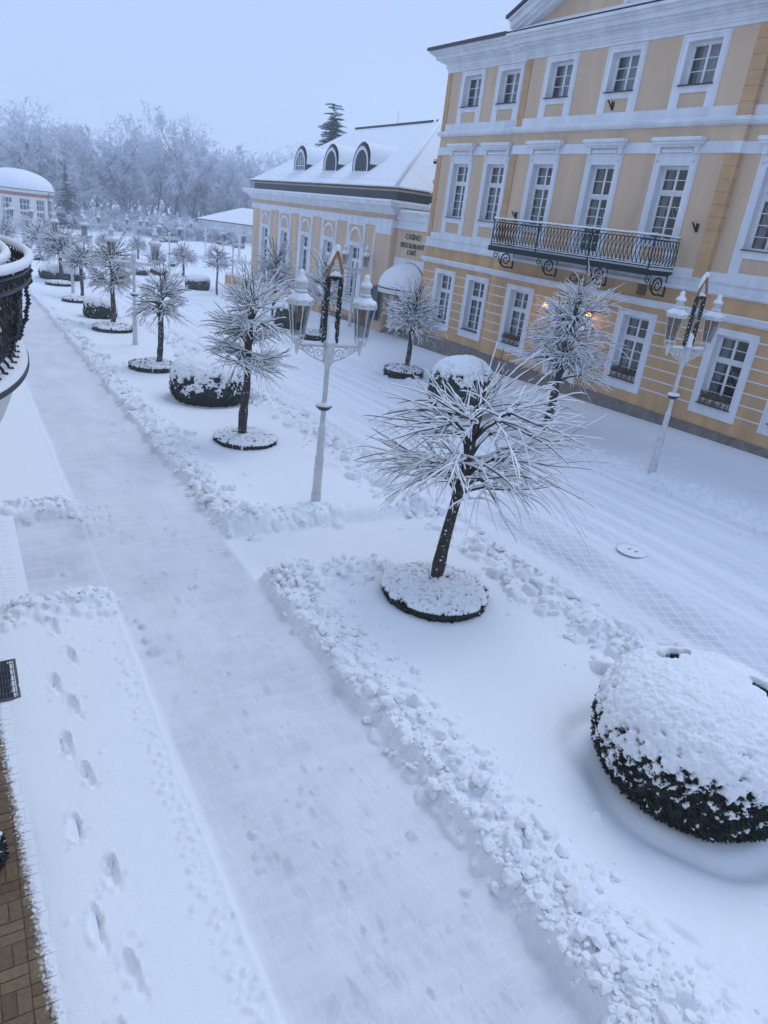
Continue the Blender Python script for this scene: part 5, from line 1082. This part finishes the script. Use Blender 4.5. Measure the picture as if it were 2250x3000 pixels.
# ================================================================== DOMED PAVILION AND OPEN CANOPY IN THE PARK
RX, RY = 10.1, 135.9; RZ = zf(RX, RY)
ROT = thing('domed_pavilion', 'cream rotunda with a red frieze under a snowy dome, far left', 'pavilion', (RX, RY, RZ)); RR = 5.25; EH = 5.15
n = 40; pan = []
wallm = MB(); win = []
for k in range(13):
    a0 = 2 * math.pi * (k - .30) / 13; a1 = 2 * math.pi * (k + .30) / 13; a2 = 2 * math.pi * (k + .70) / 13
    P_ = lambda a, z, r=RR: (r * math.cos(a), r * math.sin(a), z)
    wallm.quad(P_(a1, -.5), P_(a2, -.5), P_(a2, 4.45), P_(a1, 4.45))
    for z0, z1 in ((-.5, .7), (2.25, 2.45), (4.1, 4.45)): wallm.quad(P_(a0, z0), P_(a1, z0), P_(a1, z1), P_(a0, z1))
    wallm.quad(P_(a0, .7), P_(a0, .7, RR - .25), P_(a0, 4.1, RR - .25), P_(a0, 4.1)); wallm.quad(P_(a1, .7), P_(a1, .7, RR - .25), P_(a1, 4.1, RR - .25), P_(a1, 4.1))
    if k > 5 or k == 0:
        for z0, z1 in ((.7, 2.25), (2.45, 4.1)):
            b = MB(); r = RR - .2
            def bar(x0, x1, y0, y1):
                def Q(x, z, rr): a = a0 + (a1 - a0) * x; return P_(a, z0 + (z1 - z0) * z, rr)
                b.quad(Q(x0, y0, r + .03), Q(x1, y0, r + .03), Q(x1, y1, r + .03), Q(x0, y1, r + .03))
            for x in (0, .31, .64, .95): bar(x, x + .05, 0, 1)
            for z in (0, .47, .94): bar(0, 1, z, z + .06)
            f = b.build('window', M['whitepaint'], ROT, fix=False)
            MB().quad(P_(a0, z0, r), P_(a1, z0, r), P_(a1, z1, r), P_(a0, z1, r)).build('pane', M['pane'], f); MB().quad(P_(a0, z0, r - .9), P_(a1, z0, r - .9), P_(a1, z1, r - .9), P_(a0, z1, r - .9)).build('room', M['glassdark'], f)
wallm.build('wall', M['cream'], ROT, fix=False)
MB().lathe([(RR + .02, 4.45), (RR + .04, 4.46), (RR + .04, 4.92), (RR + .02, 4.93)], 60).build('frieze', M['pink'], ROT)
MB().lathe([(RR + .05, 4.931), (RR + .12, 5.0), (RR + .30, 5.22), (RR + .42, 5.26), (RR + .42, 5.36), (RR, 5.4)], 60).build('cornice', M['cream'], ROT)
MB().lathe([(RR + .43, 5.361), (RR + .47, 5.40), (RR + .43, 5.46), (RR + .1, 5.5)], 60).build('gutter', M['dark'], ROT)
MB().lathe([(RR + .40, 5.47), (RR + .30, 5.56), (RR + .22, 5.58)] + [((RR + .22) * math.cos(a), 5.60 + 2.65 * math.sin(a)) for a in np.linspace(.06, 1.56, 16)], 64).build('dome', M['snow'], ROT, smooth=True)
q = MB(); a = math.radians(-38); q.tube([((RR + .45) * math.cos(a), (RR + .45) * math.sin(a), 5.4), ((RR + .1) * math.cos(a), (RR + .1) * math.sin(a), 4.7), ((RR + .1) * math.cos(a), (RR + .1) * math.sin(a), 0)], .07, 6); q.build('downpipe', M['steel'], ROT)
PVZ = zf(31, 99); PAV = thing('open_canopy', 'white timber canopy with a snowy hipped roof, left of the arched hall', 'pavilion', (28.9, 98.6, PVZ), math.radians(-38))
# local x to the right along the eave, y away
q = MB(); Wp, Dp = 13.0, 7.5
for x in np.linspace(.5, Wp - .5, 6):
    for y in (.5, Dp - .5):
        p = MB(); p.lathe([(.14, -.6), (.14, .3), (.10, .34), (.10, 3.9)], 8, (x, y, 0)); p.tube([(x, y, 3.0), (x + .8, y, 3.9)], .06, 5); p.tube([(x, y, 3.0), (x - .8, y, 3.9)], .06, 5); p.build('post', M['whitepaint'], PAV)
q = MB(); q.box(.4, Wp - .4, .44, .56, 3.9, 4.06); q.box(.4, Wp - .4, Dp - .56, Dp - .44, 3.9, 4.06); q.box(.3, .42, .3, Dp - .3, 3.9, 4.06)
for i in range(60): x = .5 + i * (Wp - 1) / 59; q.box(x - .05, x + .05, .46, .52, 4.06, 4.75)
q.box(.3, Wp - .3, .40, .60, 4.75, 4.95); q.build('lattice', M['white'], PAV)
q = MB(); q.quad((-.5, -.5, 5.0), (Wp + .5, -.5, 5.0), (Wp - 4.2, Dp / 2, 6.9), (4.2, Dp / 2, 6.9)); q.quad((-.5, Dp + .5, 5.0), (-.5, -.5, 5.0), (4.2, Dp / 2, 6.9)); q.quad((Wp + .5, Dp + .5, 5.0), (-.5, Dp + .5, 5.0), (4.2, Dp / 2, 6.9), (Wp - 4.2, Dp / 2, 6.9)); q.quad((Wp + .5, -.5, 5.0), (Wp + .5, Dp + .5, 5.0), (Wp - 4.2, Dp / 2, 6.9)); q.quad((-.5, -.5, 5.0), (-.5, Dp + .5, 5.0), (Wp + .5, Dp + .5, 5.0), (Wp + .5, -.5, 5.0)); q.build('roof', M['snow'], PAV)
q = MB(); q.box(-.5, Wp + .5, -.56, -.5, 4.86, 5.0); q.box(-.56, -.5, -.56, Dp + .5, 4.86, 5.0); q.build('gutter', M['steel'], PAV)
SM = thing('snow_mound', 'smooth white mound of snow over a park basin beyond the second lamp', 'snow mound', (23.2, 99, zf(23, 99)))
THm, PHm = np.meshgrid(np.linspace(0, 2 * math.pi, 40, endpoint=False), np.linspace(0, 1.56, 14)); grid_mesh('snow_cap', 3.2 * np.cos(THm) * np.cos(PHm), 3.0 * np.sin(THm) * np.cos(PHm), 1.5 * np.sin(PHm) + .05 * fbm(np.cos(THm) * 3, np.sin(THm) * 3, PHm * 2), M['snow'], SM, wrap=True)

# ================================================================== CONIFERS
def conifer(name, label, loc, H, Rb, seed, snowy=True, n_lay=26, full=1.0):
    r = np.random.default_rng(seed); t = thing(name, label, 'conifer', loc); MB().tube([(0, 0, -.3), (0, 0, H * .5), (0, 0, H * .97)], [H * .018, H * .012, .02], 7).build('trunk', M['bark'], t); q = MB(); sn = MB()
    for k in range(n_lay):
        f = min(max(k / (n_lay - 1) + r.normal(0, .012), 0), 1); z = H * (.06 + .92 * f); R_ = Rb * (1 - f) ** .72 * r.uniform(.8, 1.12) + .15; nb = int((14 - 6 * f) * full)
        for i in range(nb):
            a = r.uniform(0, 6.28); L = R_ * r.uniform(.55, 1.18); z = z + r.normal(0, .018 * H); d = np.array([math.cos(a), math.sin(a), 0]); s_ = np.array([-d[1], d[0], 0]); dz = -.30 * L * (1 - f * .8)
            for j in range(7):      # flat sprays along the bough
                g = (j + .6) / 7; c = d * L * g + np.array([0, 0, z + dz * g ** 1.3]); wd = L * .36 * (1.15 - g) + .10
                for sd in (-1, 1):
                    tip = c + d * L * .22 + s_ * sd * wd + np.array([0, 0, -.10 * wd - r.uniform(0, .12)]); q.quad(c - d * L * .05, c + d * L * .16, tip)
                    q.quad(c, c + d * .1 * L + np.array([0, 0, -.25 * wd]), tip * .5 + c * .5 + np.array([0, 0, -.35 * wd]))
                if snowy and g > .25 and r.random() < .72:
                    w2 = wd * r.uniform(.45, .8); sn.quad(c - d * L * .08 + np.array([0, 0, .05]), c + s_ * w2 + d * L * .1 + np.array([0, 0, .0]), c + d * L * .2 + np.array([0, 0, .06]), c - s_ * w2 + d * L * .1 + np.array([0, 0, .0]))
    q.build('crown', M['needle'], t, fix=False)
    if snowy: sn.build('snow_cap', M['clump'], t, fix=False)
    return t
conifer('spruce', 'dark snow-flecked conifer standing right of the domed pavilion', (17.9, 139.5, zf(18, 139) - .2), 10.6, 2.1, 41, n_lay=30)
conifer('spruce', 'spruce top showing above the snowy roof of the arched hall', (37.0, 77.5, -2.2), 17.9, 4.0, 42, n_lay=60, full=2.0)

# ================================================================== FROSTED WOOD
def frost_tree(seed, H, spread, dark):
    """recursive bare tree; outer twigs carry hoar frost"""
    r = np.random.default_rng(seed); tk = MB(); tw = MB()
    def limb(p, d, L, rad, lev):
        n = 4; pts = [p]
        for i in range(n): d = d + r.normal(0, .13, 3) + np.array([0, 0, .05 if lev < 2 else -.02]); d = d / np.linalg.norm(d); pts.append(pts[-1] + d * L / n)
        if lev <= 2: tk.tube(pts, [rad * (1 - .55 * i / n) for i in range(n + 1)], 5 if lev < 2 else 3, cap=False)
        if lev >= 2:
            m = 9 if lev == 2 else 15
            for i in range(m):
                k = r.uniform(.15, 1); j = min(int(k * n), n - 1); c = pts[j] + (pts[j + 1] - pts[j]) * (k * n - j); e_ = d * .5 + r.normal(0, .75, 3); e_ /= np.linalg.norm(e_); l2 = H * r.uniform(.025, .07); s_ = np.cross(e_, r.normal(0, 1, 3)); s_ = s_ / (np.linalg.norm(s_) + 1e-6) * H * .0022 * r.uniform(.6, 1.6)
                md = c + e_ * l2 * .5 + r.normal(0, .03 * l2, 3); tw.quad(c - s_, c + s_, md + s_ * .9, c + e_ * l2, md - s_ * .9)
                for qd in (1, -1):
                    b = md + (s_ / np.linalg.norm(s_)) * qd * l2 * .32 + e_ * l2 * .25; tw.quad(md - s_ * .5, md + e_ * .06 * l2, b)
        if lev < 3:
            nb = (9, 5, 4)[lev]
            for i in range(nb):
                k = r.uniform(.14 if lev == 0 else .2, 1); j = min(int(k * n), n - 1); c = pts[j] + (pts[j + 1] - pts[j]) * (k * n - j); a = r.uniform(0, 6.28); u = np.cross(d, [math.cos(a), math.sin(a), .3]); u = u / np.linalg.norm(u); limb(c, d * (.75 if lev == 0 else .6) + u * spread * r.uniform(.6, 1.1), L * r.uniform(.42, .62), rad * .48 * (1.15 - .5 * k), lev + 1)
    limb(np.array([0, 0, -.3]), np.array([r.normal(0, .06), r.normal(0, .06), 1.0]), H * .66, H * .016, 0)
    t = bpy.data.objects.new('frosted_tree', None); COL.objects.link(t)
    tk.build('trunk', M['bark'] if dark else M['frostdark'], t, fix=False); tw.build('crown', M['frost'], t, fix=False); return t
FV = [frost_tree(100 + i, 20, (.75, .6, .9, .55, .7, .8)[i], i == 0) for i in range(6)]
fr_ = random.Random(12); FG = 'frosted bare trees of the wood'; used = [False] * 6
def put_frost(x, y, h, k, label):
    o = FV[k] if not used[k] else dup(FV[k]); used[k] = True
    o.location = (x, y, zf(x, y)); s = h / 20; o.scale = (s, s, s); o.rotation_euler = (0, 0, fr_.uniform(0, 6.28)); tag(o, label, 'tree', FG)
put_frost(16.8, 152, 19, 0, 'dark forked frosted tree directly behind the conifer and dome'); put_frost(30.5, 154, 20.5, 3, 'tall slim frosted tree right of the conifer'); put_frost(41, 158, 23, 1, 'clump-crowned frosted tree rising above the middle of the wood')
for i in range(128):
    y = 150 + 65 * fr_.random() ** 1.2; f = fr_.uniform(.02, .66); x = f * y; k = fr_.randrange(6); h = fr_.uniform(14.5, 19.5) * (1 - .10 * max(0, .25 - f) / .25) * (1 - .10 * max(0, f - .3) / .3) * (1 + (y - 160) / 500)
    if y < 175 and f > .43: continue
    put_frost(x, y, h, k, 'tall bare tree white with hoar frost in the wood behind the park')
ufr = frost_tree(140, 7, 1.2, False)
UG = 'frosted shrubs at the foot of the wood'
for i in range(70):
    y = fr_.uniform(136, 158); f = fr_.uniform(.13, .44); x = f * y; o = ufr if i == 0 else dup(ufr); s = fr_.uniform(.35, .8); o.location = (x, y, zf(x, y) - .4 * s); o.scale = (s * 1.7, s * 1.7, s); o.rotation_euler = (0, 0, fr_.uniform(0, 6.28)); o.name = 'frosted_shrub' if i == 0 else o.name; tag(o, 'bushy frosted shrub at the foot of the wood', 'shrub', UG)
hb = evergreen('hedge_bush', 'rounded dark shrub dusted with snow along the front of the wood', 'shrub', (33, 137, zf(33, 137) - .6), globe(1.9, 2.2, ex=2.0), 50, nv=44, nu=90, thr=.02, lump=2.6, leafn=1400, ls=.26, group='dark shrubs along the front of the wood')
for i in range(7):
    y = fr_.uniform(122, 142); f = fr_.uniform(.19, .50); x = f * y
    if 96 < y < 112 and x > 26: continue
    dup(hb, loc=(x, y, zf(x, y) - .2), sc=fr_.uniform(.35, .65), rz=fr_.uniform(0, 6))
# far mass of the wood
wm = MB(); r = np.random.default_rng(77)
for i in range(16000):
    f = r.uniform(-.02, .85); y = r.uniform(225, 262); x = f * y; z = (r.random() ** .8) * (24 + 3 * math.sin(x * .13) + 2 * math.sin(x * .31)) - 2.5; d = r.normal(0, 1, 3) + np.array([0, 0, .8]); d /= np.linalg.norm(d); s_ = np.cross(d, r.normal(0, 1, 3)); s_ = s_ / np.linalg.norm(s_) * r.uniform(.10, .3); L = r.uniform(.8, 2.4); c = np.array([x, y, z]); wm.quad(c - s_, c + s_, c + d * L)
struct(wm.build('far_wood', M['frost'], fix=False), 'stuff')

# ================================================================== HOTEL (left edge): wall, rounded iron balcony
HOT = thing('hotel', 'pale hotel front at the left edge with a rounded black iron balcony', 'building', (0, 0, 0))
wl = MB(); wl.box(-9, -.42, -14, 46, -1.5, 11.5); wl.build('wall', M['cream'], HOT)
EX, EY, CX, CY = 1.02, 2.4, -.40, 8.1; ZR, ZS = 4.86, 3.93
def el(a, s, z): return (CX + EX * s * math.cos(a), CY + EY * (1 - (1 - s) * .5) * math.sin(a), z)
A0_, A1_ = -math.pi / 2, math.pi / 2
def ell_lathe(prof, n=64):
    q = MB(); an = np.linspace(A0_, A1_, n)
    for s, z in prof:
        for a in an: q.v.append(el(a, s, z))
    m = len(prof)
    for i in range(m - 1):
        for k in range(n - 1): q.f.append((i * n + k, i * n + k + 1, (i + 1) * n + k + 1, (i + 1) * n + k))
    return q
ell_lathe([(.02, ZS - .95), (.3, ZS - .90), (.55, ZS - .72), (.74, ZS - .45), (.84, ZS - .2), (.90, ZS - .08), (.93, ZS - .05)]).build('balcony_base', M['cream'], HOT, smooth=True, fix=False)
ell_lathe([(.93, ZS - .05), (.965, ZS - .045), (.965, ZS - .01), (.94, ZS)]).build('balcony_edge', M['dark'], HOT, fix=False)
ell_lathe([(.955, ZS + .001), (.95, ZS + .03), (.88, ZS + .055), (.5, ZS + .06), (.02, ZS + .06)]).build('snow_cover', M['snow'], HOT, smooth=True, fix=False)
ir = MB(); N = 56
for z, s, rd in ((ZR, 1.03, .018), (ZR - .15, 1.02, .020), (ZR - .045, 1.032, .010), (ZR, .84, .022), (ZR - .15, .84, .015), (ZS + .13, .80, .018), (ZS + .20, .81, .010), (ZS + .42, .90, .014)):
    ir.tube([el(a, s, z) for a in np.linspace(A0_, A1_, 60)], rd, 6)
for k in range(N):
    a = A0_ + math.pi * (k + .5) / N; st = math.pi / N
    # bellied baluster of the rail
    ir.tube([el(a, .80, ZS + .13), el(a, .87, ZS + .26), el(a, .915, ZS + .42), el(a, .90, ZS + .60), el(a, .85, ZS + .76), el(a, .84, ZR - .15), el(a, .84, ZR)], .0125, 5)
    if k % 2 == 0:
        ir.tube([el(a + st * .8 * math.cos(t), .915 + .012, ZS + .46 + .10 * math.sin(t)) for t in np.linspace(0, 6.28, 11)], .010, 4); ir.tube([el(a + st * .8 * math.cos(t), .86, ZR - .24 + .06 * math.sin(t)) for t in np.linspace(0, 6.28, 11)], .010, 4)
        ir.lathe([(.008, -.05), (.028, -.02), (.02, .02), (.032, .05), (.008, .09)], 6, el(a + st, .92, ZS + .52)); ir.lathe([(.008, -.04), (.026, 0), (.008, .05)], 6, el(a + st, .89, ZS + .68))
        # feet
        ir.tube([el(a, .80, ZS + .13), el(a, .84, ZS + .09), el(a, .86, ZS + .05), el(a, .885, ZS + .065)], .014, 5)
    # pierced band of the flower basket
    ir.tube([el(a, 1.022, ZR - .15), el(a, 1.03, ZR)], .009, 4); ir.tube([el(a + st * .42 * math.cos(t), 1.028, ZR - .078 + .05 * math.sin(t)) for t in np.linspace(0, 6.28, 10)], .0095, 4)
    if k % 3 == 0: ir.lathe([(.006, -.02), (.024, 0), (.006, .02)], 6, el(a, 1.035, ZR - .10))
    if k % 7 == 3:     # scrolled consoles under the basket, with leafy chains
        ir.tube([el(a, 1.02, ZR - .15), el(a, 1.035, ZR - .20), el(a, 1.0, ZR - .24), el(a, .985, ZR - .19), el(a, 1.01, ZR - .18)], .013, 5)
        for j in range(15):
            f = j / 14; c = el(a, .985 - .10 * f - .04 * math.sin(f * 3.1) * -1, ZR - .22 - .52 * f); ir.lathe([(.006, -.025), (.024 + .008 * (j % 2), 0), (.006, .025)], 6, (c[0] + random.uniform(-.012, .012), c[1] + random.uniform(-.02, .02), c[2]))
        ir.tube([el(a, .985 - .10 * f + .04 * math.sin(f * 3.1), ZR - .22 - .52 * f) for f in np.linspace(0, 1, 9)], .010, 5)
for k in range(18): a = A0_ + math.pi * (k + .5) / 18; ir.tube([el(a, .84, ZR - .15), el(a, 1.02, ZR - .15)], .010, 4)
ir.build('balcony_railing', M['black'], HOT)
sn = MB(); an = np.linspace(A0_, A1_, 90); rr_ = np.random.default_rng(8)
sn.tube([el(a, 1.03, ZR + .028 + rr_.normal(0, .002)) for a in an], [.040 * rr_.uniform(.94, 1.06) for _ in an], 8); sn.tube([el(a, .84, ZR + .030 + rr_.normal(0, .002)) for a in an], [.042 * rr_.uniform(.94, 1.06) for _ in an], 8); sn.build('snow_cap', M['clump'], HOT, smooth=True)
q = MB(); q.box(-.42, -.12, 9.0, 20, 7.62, 7.70); q.box(-.42, -.16, 9.0, 20, 7.45, 7.50); q.build('ledge', M['dark'], HOT)
GR = thing('drain_grate', 'dark steel light-well grate by the hotel wall', 'grate', (0, 0, .03)); q = MB(); frame_ring_ = q.box(-.5, .20, 7.52, 7.55, -.02, .0).box(-.5, .20, 8.30, 8.33, -.02, .0).box(.17, .20, 7.55, 8.30, -.02, .0)
for i in range(22): q.box(-.5 + i * .031, -.492 + i * .031, 7.55, 8.30, -.012, -.002)
for i in range(6): q.box(-.5, .17, 7.64 + i * .12, 7.648 + i * .12, -.0125, -.003)
q.build('grate_bars', M['steel'], GR); MB().box(-.5, .19, 7.53, 8.32, -.03, -.0122).build('pit', M['glassdark'], GR)
# manhole in the road
MH = thing('manhole_cover', 'round iron manhole cover showing through the road snow', 'manhole cover', (11.27, 8.18, gz(11.27, 8.18) + .012)); q = MB()
q.lathe([(.312, 0), (.312, .002), (.308, .002), (.308, .0)], 40); q.box(-.05, .03, .05, .075, .001, .008); q.box(-.02, .08, -.09, -.068, .001, .008); q.build('rim', M['steel'], MH); MB().lathe([(.306, -.01), (.306, .001), (.0, .0015)], 40).build('lid', M['clump'], MH)

# ================================================================== THE WINTER AIR
hz = MB().box(-75, 190, -28, 300, -8, 30).build('haze', bpy.data.materials.new('haze')); hz['kind'] = 'stuff'; hm = hz.data.materials[0]; hm.use_nodes = True; hn = hm.node_tree; hn.nodes.clear(); ho = hn.nodes.new('ShaderNodeOutputMaterial'); hv = hn.nodes.new('ShaderNodeVolumePrincipled')
hv.inputs['Color'].default_value = (.82, .88, .98, 1); hv.inputs['Density'].default_value = 0.0019; hv.inputs['Anisotropy'].default_value = .2; hn.links.new(hv.outputs[0], ho.inputs['Volume'])
